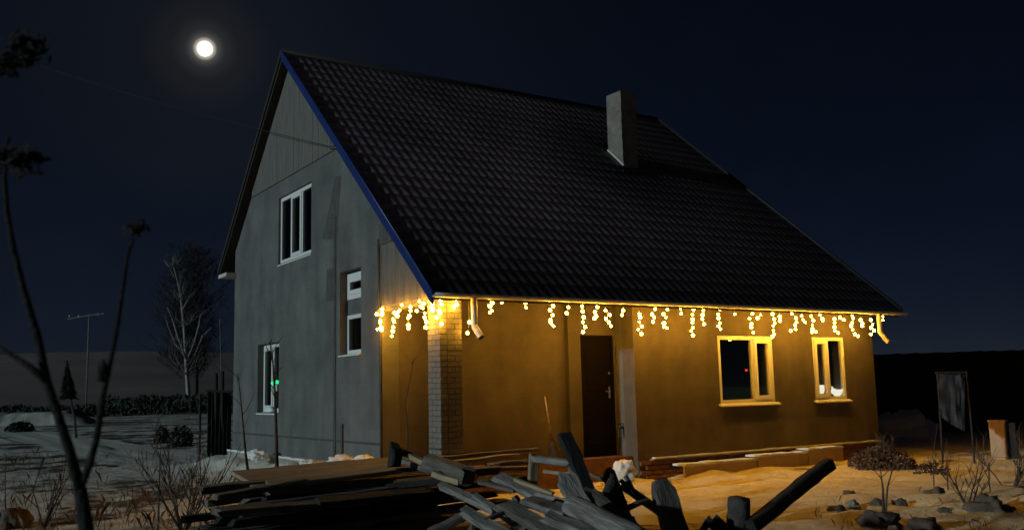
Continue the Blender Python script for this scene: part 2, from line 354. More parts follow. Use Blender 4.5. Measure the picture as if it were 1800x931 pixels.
# far rise behind the village
hv, hf = [], []
NA = 160
for i in range(NA):
    a = radians(-70 + 150*i/(NA-1)); dirv = Vector((sin(a-YAW*0), cos(a), 0))
    for j, (d, k) in enumerate(((240, 0), (330, .35), (430, .8), (520, 1.0), (650, .9))):
        p = dirv*d; z = k*min(1, max(0, (radians(46)-a)/radians(14)))*(24 + 5*noise.noise(Vector((a*3, 1, 0))) + .8*noise.noise(Vector((a*40, j, 0)))) - .3*(k == 0)
        hv.append((p.x, p.y, z))
for i in range(NA-1):
    for j in range(4): hf.append((i*5+j, (i+1)*5+j, (i+1)*5+j+1, i*5+j+1))
me = bpy.data.meshes.new('hill'); me.from_pydata(hv, [], hf); me.polygons.foreach_set('use_smooth', [True]*len(hf)); me.materials.append(M['fieldgrass'])
tag(link('hill', me), kind='structure')

# ------------------------------------------------------------------ moon
bm = bmesh.new(); bmesh.ops.create_uvsphere(bm, u_segments=32, v_segments=16, radius=25); bmesh.ops.translate(bm, verts=bm.verts, vec=MOON_P)
tag(obj('moon', bm, M['moon'], smooth=True), 'glaring white full moon in the sky left of the roof peak', 'moon')

# ------------------------------------------------------------------ house
house = empty('house', (0, 0, 0), 'grey plastered house with a steep dark roof, blue verge trim and corner porch', 'house')
H = house
clipN = (Vector((0, YR, ZR-.16)), NN); clipF = (Vector((0, YR, ZR-.16)), NF)
def gpt(px, py, X=XG):
    p = at_x(px, py, X); return p.y, p.z
# gable openings (y0,y1,z0,z1)
def ghole(l, r, t, b):      # left/right px, top px at left, bottom px at left
    y1, zt = gpt(l, t); _, zb = gpt(l, b); y0, _ = gpt(r, t); return (y0, y1, zb, zt)
G1 = (4.645, 6.50, 4.256, 5.652)
yl1, zlt = gpt(453.5, 606); _, zlb = gpt(453.5, 724); yl0, _ = gpt(490.5, 606); GL = (yl0, yl1, zlb, zlt)
yt1, ztt = gpt(597.5, 479); _, ztb = gpt(597.5, 626); yt0, _ = gpt(634.5, 479); GT = (yt0, yt1, ztb, ztt)
ZBM = 2.86                                  # underside of the gable over the porch
bm = wall_sheet((YP, YW, -.2, 9), [G1, GL, GT], 'x', XG, .30, (clipN, clipF))
obj('gable_wall', bm, M['stucco'], H)
# wall over the porch opening (carries the board cladding)
bm = wall_sheet((-.50, YP-.003, ZBM, 6.0), [], 'x', XG+.012, .28, (clipN,))
obj('porch_gable', bm, M['stucco'], H)
# cladding: upright boards, one by one, over the porch and in the peak
ZPEAK = gpt(540, 292)[1]
def clad(y0, y1, zb, depth=.022):
    y = y0; k = 0
    while y < y1-.03:
        w = min(.148, y1-y); a, b = y+.0015, y+w-.0015
        def top(yy): return min(zn(yy), zf(yy))-.17
        pts = [(a, zb), (b, zb), (b, top(b))]
        if a < YR < b: pts.append((YR, top(YR)))
        pts.append((a, top(a)))
        if min(top(a), top(b))-zb > .04:
            bm = bmesh.new(); jit = random.uniform(-.003, .003)
            f = bm.faces.new([bm.verts.new((XG-.004-depth-jit, p, q)) for p, q in pts])
            r = bmesh.ops.extrude_face_region(bm, geom=[f])
            for v in r['geom']:
                if isinstance(v, bmesh.types.BMVert): v.co.x += depth-.002
            obj('board', bm, M['board'], H)
        y += w; k += 1
clad(-.50, YP-.03, ZBM+.06)
ya = YR-(ZR-.17-ZPEAK)/SLN; yb = YR+(ZR-.17-ZPEAK)/SLF
clad(ya, yb, ZPEAK)
# other walls
W1 = (2.004, 3.473, 1.215, 2.461); W2 = (4.611, 5.586, 1.215, 2.461)
obj('front_wall', wall_sheet((0, XR, .02, 3.25), [W1, W2], 'y', 0, .30), M['front'], H)
obj('side_wall', boxbm(.003, .30, .303, YD+.3, .02, 3.25), M['stucco'], H)
DX0, DX1 = -.774, -.046
XV = -1.03                                   # left end of the projecting entrance wall
obj('entrance_wall', wall_sheet((XV, .0, .02, 3.3), [(DX0, DX1, ZD, ZD+2.05)], 'y', YD, .28), M['front'], H)
YB = .57                                     # porch back wall beside the door; it steps back to YP behind the pillar
XS = at_y(812, 700, YB).x
obj('porch_back_wall', boxbm(XS, XV-.002, YB, YB+.28, .02, 3.5), M['front'], H)
obj('porch_return', boxbm(XS, XS+.25, YB+.2805, YP+.2, .02, 3.5), M['stucco'], H)
obj('porch_back_wall', boxbm(XG+.303, XS-.002, YP, YP+.28, .02, 3.6), M['front'], H)
obj('end_wall', wall_sheet((.303, YW, -.2, 9), [], 'x', XR-.302, .30, (clipN, clipF)), M['stucco'], H)
obj('back_wall', boxbm(XG+.303, XR-.305, YW-.3, YW-.003, -.2, 4.75), M['stucco'], H)
obj('porch_ceiling', boxbm(XG+.30, .0, YQ+.01, YP+.1, 3.02, 3.06), M['board'], H)
obj('eave_soffit', boxbm(XG+.05, XR+.05, -.50, -.003, 2.955, 2.975), M['board'], H)
obj('porch_slab', boxbm(XG+.31, -.004, .13, YP-.003, -.05, ZD-.004), M['redbrick'], H)

# plinth details on the gable
def strip(y0, y1, z, w=.026): return boxbm(XG-.006, XG+.002, y0, y1, z-w/2, z+w/2)
obj('plinth_joint', strip(YP+.004, YW-.004, .752, .036), M['patch'], H)
obj('foundation_ledge', boxbm(XG-.10, XG-.003, YP+.3, YW+.05, -.2, .345), M['concrete'], H)
bm = bmesh.new()
n = 60
for i in range(n):
    y0 = YP+.32+(YW-YP-.3)*i/n; y1 = YP+.32+(YW-YP-.3)*(i+1)/n; hh = .032+.022*noise.noise(Vector((y0*3, 0, 0)))
    box(bm, XG-.115, XG-.004, y0, y1+.01, .346, .35+hh)
tag(obj('snow_ridge', bm, M['snowcap'], None, smooth=False), 'thin strip of snow along the foundation ledge under the grey gable', 'snow')
# pipe, cable and mortar patches on the gable
yp1 = gpt(589, 640)[0]
obj('dark_strip', boxbm(XG-.014, XG-.002, yp1-.05, yp1+.05, .22, 4.75), M['patch'], H)
y_ = gpt(603, 775)[0]; obj('dark_strip', boxbm(XG-.03, XG-.002, y_-.03, y_+.03, .15, 1.05), M['patch'], H)
def gpoly(name, px, m, depth=.004):
    bm = bmesh.new(); f = bm.faces.new([bm.verts.new((XG-depth, *gpt(*p))) for p in px])
    r = bmesh.ops.extrude_face_region(bm, geom=[f])
    for v in r['geom']:
        if isinstance(v, bmesh.types.BMVert): v.co.x += depth-.001
    obj(name, bm, m, H)
M['stain'] = mat('damp_plaster', (.082, .079, .075), rough=.95, var=.25, scale=5, bump=.3)
gpoly('mortar_patch', [(589, 312), (600, 308), (597, 350), (595, 372), (594, 418), (580, 421), (567, 420), (575, 385), (583, 345)], M['stain'])
gpoly('mortar_patch', [(575, 474), (588, 470), (588, 528), (573, 530)], M['stain'])
bm = bmesh.new(); tube(bm, [(XG-.02, YP+.02, .3), (XG-.02, YP+.02, 2.85), (XG-.045, YP+.02, 2.95), (XG-.045, YP+.02, 4.05)], .022, 6); obj('corner_cable', bm, M['patch'], H, True)
y0, z0 = gpt(674, 425); 
bm = boxbm(XG-.045, XG-.036, gpt(692, 400)[0], YP+.01, gpt(675, 430)[1], gpt(675, 392)[1]); obj('mortar_patch', bm, M['stain'], H)

# pillar, brick by brick
def brickmesh(name, lx, ly, lz):
    bm = boxbm(-lx/2, lx/2, -ly/2, ly/2, -lz/2, lz/2)
    bmesh.ops.bevel(bm, geom=bm.edges[:], offset=.004, segments=1, affect='EDGES'); bmesh.ops.recalc_face_normals(bm, faces=bm.faces)
    me = bpy.data.meshes.new(name); bm.to_mesh(me); bm.free(); return me
PW = .372
px0, py0 = XG+.0, YQ
core = obj('pillar', boxbm(px0+.007, px0+PW-.007, py0+.007, py0+PW-.007, .05, 2.995), M['mortar'], H)
bfull = brickmesh('brick', .243, .114, .065); bhalf = brickmesh('brick', .114, .114, .065)
for m_ in (bfull, bhalf): m_.materials.append(M['brick'])
z = .06; k = 0
while z < 2.95:
    for row in range(3):
        off = (.1255, .1215+.129+.06) if (row+k) % 2 else (.1215+.129, .057)
        full_c, half_c = ((.1225, .313) if (row+k) % 2 else (.2495, .059))
        for c_, me_ in ((full_c, bfull), (half_c, bhalf)):
            lx, ly = c_, .059+row*.127
            if k % 2: lx, ly = ly, c_
            w = Matrix.Translation((px0+lx+random.uniform(-.003, .003), py0+ly+random.uniform(-.003, .003), z+.0325))
            if k % 2: w = w @ Matrix.Rotation(pi/2, 4, 'Z')
            w = w @ Matrix.Rotation(random.uniform(-.012, .012), 4, 'Z')
            link('brick', me_, core, w)
    z += .0775; k += 1
obj('plinth_joint', boxbm(XG-.012, XG-.002, YQ+.01, YQ+PW-.01, .735, .765), M['patch'], H)

# red brick plinth under the front wall
pl = obj('plinth', boxbm(.004, XR-.01, -.016, -.003, -.1, .335), M['mortar'], H)
rb = brickmesh('brick', .243, .05, .066); rb.materials.append(M['redbrick'])
for c in range(5):
    x = .14 + (.125 if c % 2 else 0)
    while x < XR-.1:
        link('brick', rb, pl, Matrix.Translation((x, -.030+random.uniform(-.004, .004), -.02+c*.077+random.uniform(-.002, .002))) @ Matrix.Rotation(random.uniform(-.01, .01), 4, 'Y')); x += .254
bm = bmesh.new()
for i in range(70):
    x0 = .30+(XR-.35)*i/70; x1 = .30+(XR-.35)*(i+1)/70; hh = .018+.012*noise.noise(Vector((x0*3, 5, 0)))
    box(bm, x0, x1+.01, -.09, -.003, .352, .355+hh)
tag(obj('snow_ridge', bm, M['snowcap']), 'thin line of lit snow along the brick plinth below the two windows', 'snow')
obj('plinth_ledge', boxbm(.25, XR-.02, -.085, -.0035, .328, .351), M['concrete'], H)

# roof: pressed metal tile sheets
def slab(p, nvec, th):           # four corner points -> slab below them
    bm = bmesh.new(); a = [bm.verts.new(q) for q in p]; b = [bm.verts.new(Vector(q)-Vector((0, 0, th))) for q in p]
    bm.faces.new(a); bm.faces.new(b[::-1])
    for i in range(4): bm.faces.new((a[i], b[i], b[(i+1) % 4], a[(i+1) % 4]))
    return bm
e = .03
roof = obj('roof', slab([(XE+.02, -YE+.06, ZE-e+.05), (XRE-.02, -YE+.06, ZE-e+.05), (XRD-.02, YR, ZR-e), (XE+.02, YR, ZR-e)], NN, .13), M['soffit'], H)
obj('back_slope', slab([(XE+.02, YR+.003, ZR-e), (XRD-.02, YR+.003, ZR-e), (XRE-.02, YF, ZF-e), (XE+.02, YF, ZF-e)], NF, .13), M['soffit'], roof)
SLen = sqrt((YR+YE)**2+(ZR-ZE)**2); sv = Vector((0, YR+YE, ZR-ZE))/SLen
def tile_sheet(x0, x1):
    wav, step = .183, .35; nxs = max(2, int(round((x1-x0)/wav*8))); rows = int(math.ceil((SLen+.04)/step)); bm = bmesh.new(); prev = None
    def prof(x):
        t = (x/wav) % 1.0; return .0065*(.5+.5*cos(2*pi*t))**.8
    lines = []
    for r in range(rows):
        s0 = -.04+r*step; s1 = min(s0+step, SLen)
        lines += [(s0, .012), (s0+.03, .0125), (s1-.002, .0)]
    for s, h in lines:
        cur = []
        for i in range(nxs+1):
            x = x0+(x1-x0)*i/nxs; p = Vector((x, -YE, ZE))+sv*s+NN*(h+prof(x)); cur.append(bm.verts.new(p))
        if prev:
            for i in range(nxs): bm.faces.new((prev[i], prev[i+1], cur[i+1], cur[i]))
        prev = cur
    if x1 > XRD-.05:
        d = Vector((XRD-XRE, YR+YE, ZR-ZE)); pn = d.cross(NN).normalized()
        if pn.x < 0: pn = -pn
        bmesh.ops.bisect_plane(bm, geom=bm.verts[:]+bm.edges[:]+bm.faces[:], plane_co=Vector((XRE, -YE, ZE)), plane_no=pn, clear_outer=True)
    return bm
x = XE+.02
while x < XRE-.05:
    obj('roof_sheet', tile_sheet(x, min(x+1.098, XRE)), M['roof'], roof, True); x += 1.098
# ridge cap
bm = bmesh.new(); tube(bm, [(XE+.0, YR, ZR+.0), (XRD, YR, ZR+.0)], .075, 8); obj('ridge_cap', bm, M['cap'], roof, True)
# blue verge trim, each rake its own piece
def rake(name, a, b, h, x0, x1, m='fascia'):
    bm = bmesh.new()
    q = [(x0, *a), (x0, *b), (x0, b[0], b[1]-h), (x0, a[0], a[1]-h)]
    f = bm.faces.new([bm.verts.new(p) for p in q]); r = bmesh.ops.extrude_face_region(bm, geom=[f])
    for v in r['geom']:
        if isinstance(v, bmesh.types.BMVert): v.co.x += x1-x0
    obj(name, bm, M[m], roof)
rake('verge_trim', (-YE-.03, ZE+.0), (YR, ZR+.02), .19, XE-.012, XE+.018)
rake('barge_board', (YF+.03, ZF+.0), (YR+.002, ZR+.055), .12, XE-.012, XE+.018, 'soffit')
bm = bmesh.new()
for (a, b) in (((-YE-.03, ZE+.005), (YR, ZR+.025)),):
    tube(bm, [(XE+.0, *a), (XE+.0, *b)], .018, 6)
obj('verge_cap', bm, M['fascia'], roof, True)
rp = [(XRE, -YE-.02, ZE+.03), (XRD, YR, ZR+.05)]
bm = bmesh.new(); tube(bm, rp, .035, 6); obj('verge_cap', bm, M['cap'], roof, True)
obj('eave_end', boxbm(XE+.0, XG+.25, YW-.05, YF-.02, ZF-.20, ZF-.12), M['gutter'], roof)
# gutter along the front eave
bm = bmesh.new(); n = 8; rr = .062; gyc, gzc = -YE-.075, ZE-.025; rings = []
for X in np.linspace(XE-.01, XRE+.03, 40):
    w_ = .006*noise.noise(Vector((X*1.3, 0, 4)))-.004*abs(X-1.0)/5
    out = [bm.verts.new((X, gyc+rr*cos(pi+pi*k/n), gzc+w_+rr*sin(pi+pi*k/n))) for k in range(n+1)]
    inn = [bm.verts.new((X, gyc+(rr-.006)*cos(pi+pi*k/n), gzc+w_+(rr-.006)*sin(pi+pi*k/n))) for k in range(n+1)]
    rings.append(out+inn[::-1])
for a, b in zip(rings, rings[1:]):
    L = len(a)
    for k in range(L): bm.faces.new((a[k], a[(k+1) % L], b[(k+1) % L], b[k]))
bm.faces.new(rings[0]); bm.faces.new(rings[-1][::-1])
obj('gutter', bm, M['gutter'], H, True)
def downpipe(px, py_top, py_mid, elbow):
    yg = gyc; a = at_y(px, py_top, yg); a.z = gzc-.05; b = at_y(px+1, py_mid, yg); b.x = a.x; c = at_y(*elbow, yg-.14)
    bm = bmesh.new(); r = .047
    pts = [a, a.lerp(b, .5), b, b+Vector((0, 0, -.012))+(c-b)*.06, c]
    tube(bm, pts, [r]*4+[r*1.05], 12, cap=False)
    o = obj('downpipe', bm, M['gutter'], H, True)
    d = (c-b).normalized(); bm = bmesh.new(); tube(bm, [c-d*.10, c-d*.012], r*.9, 12); obj('pipe_bore', bm, M['dark'], o)
downpipe(833, 530, 571, (846, 593))
downpipe(1545, 552, 583, (1562, 601))

# chimney
cx, cy = CH.x, CH.y; ch_top = (lambda p: p.z)(at_y(1094, 158, cy)); CWX, CWY = .42, .50
bm = bmesh.new()
zz = list(np.arange(CH.z-.3, ch_top-.03, .15))+[ch_top]
rings = []
for i, z_ in enumerate(zz):
    j = lambda: random.uniform(-.006, .006)
    rings.append([bm.verts.new((cx+a+j(), cy+b+j(), z_+(random.uniform(-.05, .03) if i == len(zz)-1 else 0))) for a, b in ((0, 0), (CWX, 0), (CWX, CWY), (0, CWY))])
for a, b in zip(rings, rings[1:]):
    for k in range(4): bm.faces.new((a[k], a[(k+1) % 4], b[(k+1) % 4], b[k]))
inn = [bm.verts.new((cx+a, cy+b, ch_top-.04)) for a, b in ((.1, .1), (CWX-.1, .1), (CWX-.1, CWY-.1), (.1, CWY-.1))]
low = [bm.verts.new((v.co.x, v.co.y, ch_top-.5)) for v in inn]
for k in range(4):
    bm.faces.new((rings[-1][k], rings[-1][(k+1) % 4], inn[(k+1) % 4], inn[k])); bm.faces.new((inn[k], inn[(k+1) % 4], low[(k+1) % 4], low[k]))
bm.faces.new(low)
M['chimbrick'] = mat('sooty_chimney_brick', (.20, .175, .155), rough=.92, var=.3, scale=3.5, bump=.5, bscale=25, stretch=(1, 1, 2))
ch = obj('chimney', bm, M['chimbrick'], roof)
# flashing apron round its foot
bm = bmesh.new()
for (xa, xb_, ya_, yb_) in ((cx-.13, cx-.002, cy-.12, cy+CWY+.1), (cx-.13, cx+CWX+.13, cy-.16, cy-.002)):
    vs_ = [bm.verts.new((x_, y_, zn(y_)+.065)) for x_, y_ in ((xa, ya_), (xb_, ya_), (xb_, yb_), (xa, yb_))]
    vt = [bm.verts.new(v.co+Vector((0, 0, -.03))) for v in vs_]
    bm.faces.new(vs_); bm.faces.new(vt[::-1])
    for k in range(4): bm.faces.new((vs_[k], vs_[(k+1) % 4], vt[(k+1) % 4], vt[k]))
obj('flashing', bm, M['cable'], ch)
vs_ = [Vector((cx-.012, y_, zn(y_)+.10)) for y_ in (cy-.03, cy+CWY)]
bm = bmesh.new(); tube(bm, vs_, .022, 6); obj('flashing_strip', bm, M['gutter'], ch)

# windows: part "window" = outer frame; panes, sashes, sill are sub-parts
def window(axis_, plane, rect, recess, bars, sashes, fw=.065, sill=True, sill_out=.10, o_=.05):
    a0, a1, z0, z1 = rect; d0, d1 = plane+recess, plane+recess+.07
    def B(bm, p0, p1, q0, q1, e0=d0, e1=d1):
        if axis_ == 'y': box(bm, p0, p1, e0, e1, q0, q1)
        else: box(bm, e0, e1, p0, p1, q0, q1)
    bm = bmesh.new(); g = .003
    B(bm, a0+g, a1-g, z1-fw, z1-g); B(bm, a0+g, a1-g, z0+g, z0+fw)
    B(bm, a0+g, a0+fw, z0+fw, z1-fw); B(bm, a1-fw, a1-g, z0+fw, z1-fw)
    xs = [a0+fw]
    for b in bars: B(bm, b-fw*.42, b+fw*.42, z0+fw, z1-fw); xs += [b-fw*.42, b+fw*.42]
    xs.append(a1-fw)
    f = obj('window', bm, M['pvc'], H)
    for i in range(0, len(xs), 2):
        p0, p1 = xs[i], xs[i+1]; q0, q1 = z0+fw, z1-fw
        if i//2 in sashes:
            s = .062; bm = bmesh.new()
            B(bm, p0-.012, p1+.012, q1-s, q1+.012, d0-.018, d1-.012); B(bm, p0-.012, p1+.012, q0-.012, q0+s, d0-.018, d1-.012)
            B(bm, p0-.012, p0+s, q0+s, q1-s, d0-.018, d1-.012); B(bm, p1-s, p1+.012, q0+s, q1-s, d0-.018, d1-.012)
            obj('sash', bm, M['pvc'], f); p0, p1, q0, q1 = p0+s, p1-s, q0+s, q1-s
        bm = bmesh.new(); B(bm, p0, p1, q0, q1, d0+.03, d0+.036); obj('pane', bm, M['glass'], f)
    if sill:
        bm = bmesh.new(); vs_ = []
        prof = [(plane+recess+.0, z0+.012), (plane-sill_out+.02, z0-.022), (plane-sill_out+.02, z0-.045), (plane+recess, z0-.02)]
        if not recess: prof[0] = (plane, z0)
        e1_, e2_ = a0-o_, a1+o_
        A = [[(e, q) for q in prof] for e in (e1_, e2_)]
        V_ = [[bm.verts.new((q[0], e, q[1]) if axis_ == 'x' else (e, q[0], q[1])) for e, q in row] for row in A]
        bm.faces.new(V_[0]); bm.faces.new(V_[1][::-1])
        for k in range(4): bm.faces.new((V_[0][k], V_[0][(k+1) % 4], V_[1][(k+1) % 4], V_[1][k]))
        obj('sill', bm, M['pvc'], f)
    return f
window('y', 0, W1, .015, [2.93], [1], fw=.075)
window('y', 0, W2, .015, [5.075], [0], fw=.07)
gw = G1[1]-G1[0]
window('x', XG, G1, .05, [G1[0]+gw*.33, G1[0]+gw*.66], [1], fw=.08, sill_out=.035, o_=-.004)
window('x', XG, GL, .13, [(GL[0]+GL[1])/2+.02], [1], fw=.08, sill_out=.05, o_=-.004)
# tall stair light: two small windows with a plain panel between, in one recess
_, zA = gpt(614, 527, XG+.14); _, zB = gpt(614, 554, XG+.14)
GT_up = (GT[0], GT[1], zA, GT[3]-.03); GT_lo = (GT[0], GT[1], GT[2]+.03, zB)
window('x', XG, GT_up, .14, [], [0], fw=.10, sill=False)
window('x', XG, GT_lo, .14, [], [], fw=.07, sill_out=.06, o_=-.004)
obj('infill_panel', boxbm(XG+.15, XG+.26, GT[0]+.003, GT[1]-.003, zB+.002, zA-.002), M['stucco'], H)

# steel door with handle
dr = obj('door', boxbm(DX0+.05, DX1-.05, YD+.05, YD+.11, ZD+.05, ZD+2.0), M['door'], H)
bm = bmesh.new()
box(bm, DX0+.003, DX0+.048, YD+.02, YD+.12, ZD, ZD+2.047); box(bm, DX1-.048, DX1-.003, YD+.02, YD+.12, ZD, ZD+2.047)
box(bm, DX0+.048, DX1-.048, YD+.02, YD+.12, ZD+2.002, ZD+2.047); box(bm, DX0+.048, DX1-.048, YD+.02, YD+.12, ZD, ZD+.045)
obj('frame', bm, M['door'], dr)
for (za, zb) in ((ZD+.2, ZD+.85), (ZD+1.1, ZD+1.85)):
    bm = boxbm(DX0+.14, DX1-.16, YD+.042, YD+.0495, za, zb); bmesh.ops.bevel(bm, geom=bm.edges[:], offset=.003, segments=1, affect='EDGES'); obj('panel', bm, M['door'], dr)
hx = DX1-.10
bm = bmesh.new(); box(bm, hx-.02, hx+.02, YD+.040, YD+.0495, ZD+.97, ZD+1.17); tube(bm, [(hx, YD+.04, ZD+1.09), (hx, YD-.005, ZD+1.09), (hx-.12, YD-.005, ZD+1.085)], .009, 6); obj('handle', bm, M['chrome'], dr)
bm = bmesh.new(); tube(bm, [(hx, YD+.05, ZD+1.40), (hx, YD+.03, ZD+1.40)], .022, 10); obj('lock', bm, M['chrome'], dr)
# garden tap on the side wall by the door
p = at_x(1096, 757, 0); 
bm = bmesh.new(); tube(bm, [p+Vector((0, 0, .06)), p+Vector((-.07, 0, .06)), p+Vector((-.10, 0, .03)), p+Vector((-.10, 0, -.10))], .022, 8)
tube(bm, [p+Vector((-.06, 0, .06)), p+Vector((-.06, 0, .12))], .012, 6); box(bm, p.x-.12, p.x-.0, p.y-.012, p.y+.012, p.z+.12, p.z+.135)
obj('tap', bm, M['dark'], H)

# ------------------------------------------------------------------ things in and on the house
def lathe(bm, c, prof, n=14, sx=1.0):
    rings = [[bm.verts.new((c[0]+r*cos(2*pi*k/n)*sx, c[1]+r*sin(2*pi*k/n), c[2]+z_)) for k in range(n)] for r, z_ in prof]
    for a, b in zip(rings, rings[1:]):
        for k in range(n): bm.faces.new((a[k], a[(k+1) % n], b[(k+1) % n], b[k]))
    bm.faces.new(rings[0][::-1]); bm.faces.new(rings[-1])
pp = at_y(1441, 693, .20); bm = bmesh.new()
lathe(bm, (pp.x, .20, pp.z-.02), [(.06, 0), (.085, .06), (.10, .12), (.11, .18), (.09, .21)], 14)
lp = obj('glowing_pot', bm, M['pot'], None, True); tag(lp, 'small round white pot with an added glow on the sill behind the left pane of the right-hand window', 'lamp')
pp = at_y(1472, 697, .20); bm = bmesh.new()
lathe(bm, (pp.x, .20, pp.z-.03), [(.05, 0), (.045, .03), (.07, .07), (.13, .12), (.16, .17), (.14, .18)], 14)
for s_ in (-1, 1):
    tube(bm, [(pp.x+s_*.09, .2, pp.z+.13), (pp.x+s_*.145, .2, pp.z+.18), (pp.x+s_*.155, .2, pp.z+.22)], [.03, .022, .006], 8)
tube(bm, [(pp.x-.03, .2, pp.z+.1), (pp.x-.04, .2, pp.z+.17)], [.02, .008], 6)
lp = obj('glowing_pot', bm, M['pot'], None, True); tag(lp, 'wide white goblet shaped pot with an added glow behind the right pane of the right-hand window', 'lamp')
# curtain behind the right-hand window
bm = bmesh.new(); prev = None
for i in range(60):
    X = 4.55+(5.66-4.55)*i/59; Y = .42+.03*sin(i*1.1)+.01*sin(i*.37)
    cur = [bm.verts.new((X, Y, 1.0)), bm.verts.new((X, Y, 2.6))]
    if prev: bm.faces.new((prev[0], cur[0], cur[1], prev[1]))
    prev = cur
r = bmesh.ops.solidify(bm, geom=bm.faces[:], thickness=.004)
tag(obj('curtain', bm, M['curtain'], None, True), 'brown pleated curtain hanging behind the right-hand front window', 'curtain')
p = at_y(1313, 650, .5); bm = boxbm(p.x-.028, p.x+.028, .5, .53, p.z-.022, p.z+.022); o = bmesh.ops.bevel(bm, geom=bm.edges[:], offset=.008, segments=1, affect='EDGES')
tag(obj('indicator_light', bm, M['red']), 'tiny red indicator light glowing inside the wide front window', 'light')
ga = empty('green_lamp', at_x(484, 674, XG-.01), 'small white lamp with two green lights in the lower left gable window', 'lamp')
p = at_x(484, 684, XG+.10); 
for q in ((479.5, 673), (487, 671)):
    c = at_x(*q, XG+.06); bm = bmesh.new(); bmesh.ops.create_icosphere(bm, subdivisions=2, radius=.042, matrix=Matrix.Translation(c)); obj('green_light', bm, M['green'], ga, True)
c = at_x(486.5, 681, XG+.06); bm = boxbm(c.x-.02, c.x+.02, c.y-.035, c.y+.035, c.z-.07, c.z+.06); bmesh.ops.bevel(bm, geom=bm.edges[:], offset=.01, segments=1, affect='EDGES'); obj('lamp_body', bm, M['pvc'], ga)

# icicle light string
string = empty('icicle_lights', at_y(765, 522, -YE), 'warm icicle light string with many drops hung along the gutter and porch gable', 'light string')
bme = bmesh.new(); bmesh.ops.create_icosphere(bme, subdivisions=1, radius=.026)
BULB = bpy.data.meshes.new('bulb'); bme.to_mesh(BULB); bme.free(); BULB.materials.append(M['bulb']); BULB.polygons.foreach_set('use_smooth', [True]*len(BULB.polygons))
A_, B_, C_, D_ = (640, 500, 6.65), (900, 500, 6.65), (1080, 500, 6.65), (1320, 500, 6.43)
gable_drops = [
 (A_, [(212,285),(150,345),(212,320),(208,350),(190,420),(190,450),(200,500),(155,520),(205,525)]),
 (A_, [(440,238),(415,300),(395,320),(355,328),(390,365),(340,400),(350,432),(340,495),(337,545),(325,600)]),
 (A_, [(540,260),(543,305),(530,365),(515,390),(518,475),(518,515)]),
 (A_, [(648,197),(695,222),(662,257),(685,275),(615,305),(710,335),(710,385),(728,437),(722,500)]),
]
eave_drops = [
 (A_, [(797,222),(775,268),(800,300),(810,275)]),
 (A_, [(887,192),(910,228),(878,300),(885,330),(848,383),(905,457)]), (A_, [(1070,178),(1085,232),(1047,262)]), (A_, [(1230,440),(1210,565)]),
 (A_, [(1480,190),(1500,212),(1470,250),(1495,305),(1470,325)]), (A_, [(1610,207)]),
 (B_, [(158,212),(165,268)]), (B_, [(480,250),(445,298),(475,358),(450,405),(450,430),(460,455),(485,483)]), (B_, [(658,265),(640,333)]),
 (B_, [(820,252),(825,312),(840,382),(828,438),(855,494),(830,553)]), (B_, [(997,260),(970,318),(982,368),(962,395)]),
 (B_, [(1093,303),(1142,352),(1098,398),(1133,442),(1157,483)]), (B_, [(1300,303),(1285,355)]),
 (B_, [(1490,345),(1497,380),(1490,438),(1517,487),(1475,524),(1512,573)]), (B_, [(1673,284),(1638,346),(1662,380),(1650,433)]),
 (C_, [(620,290),(573,345),(603,385),(580,450),(580,492),(617,507)]), (C_, [(772,282),(780,337)]),
 (C_, [(925,292),(912,350),(915,405),(912,443),(918,503),(898,540),(918,592)]), (C_, [(1040,300),(1030,355),(1028,403),(1050,460)]),
 (C_, [(1235,287),(1212,347),(1217,391),(1233,448),(1215,482),(1240,518)]), (C_, [(1408,345)]),
 (C_, [(1612,340),(1580,395),(1602,457),(1600,497),(1622,558)]), (D_, [(110,343),(75,378)]),
 (D_, [(245,333),(263,390),(268,435),(252,467),(255,518),(262,560),(245,585)]), (D_, [(325,363),(328,408)]),
 (D_, [(463,325),(508,377),(515,425),(500,457),(503,503),(450,520)]), (D_, [(572,352),(590,400),(612,425)]),
 (D_, [(680,357),(705,405),(693,457),(697,500),(690,535),(733,533)]), (D_, [(780,340),(808,390),(815,410)]),
 (D_, [(943,388),(945,430),(943,480),(948,518),(987,543)]), (D_, [(1008,373),(1050,398)]),
 (D_, [(1145,343),(1157,380),(1145,430),(1130,465),(1150,510),(1175,560),(1212,582)]), (D_, [(1240,398),(1260,435),(1257,465)]),
 (D_, [(1355,398),(1375,450),(1357,487),(1393,517),(1355,560)]), (D_, [(1493,358),(1490,398)]),
]
YS = -.47
heads = []
for side, drops in (('g', gable_drops), ('e', eave_drops)):
    for (ox, oy, sc), bl in drops:
        pts = []
        for (u, v) in bl:
            q = (ox+u/sc, oy+v/sc)
            pts.append(at_x(*q, XG-.10) if side == 'g' else at_y(*q, YS+random.uniform(-.012, .012)))
        top = pts[0].copy()
        if side == 'g': top.z = ZBM+.07
        else: top.z = max(gzc-.02, top.z+.02); top.y = YS
        heads.append(top)
        bm = bmesh.new(); order = sorted(pts, key=lambda p: -p.z)
        path = [top]+order
        tube(bm, path, .0035, 5)
        d = obj('light_drop', bm, M['wire'], string)
        for p in pts:
            o = link('bulb', BULB, d, Matrix.Translation(p) @ Matrix.Diagonal((*(Vector((1, 1, 1))*random.uniform(.68, 1.2)), 1)))
bm = bmesh.new()
gh = sorted([h for h in heads[:4]], key=lambda p: -p.y); eh = sorted(heads[4:], key=lambda p: p.x)
path = [Vector((XG-.05, YP+.12, ZBM+.02))]+gh+[Vector((XG-.12, -YE+.05, gzc-.03))]+eh
fp = []
for a, b in zip(path, path[1:]):
    fp += [a, a.lerp(b, .5)-Vector((0, 0, .012))]
fp.append(path[-1]); tube(bm, fp, .005, 5); obj('cable', bm, M['wire'], string)

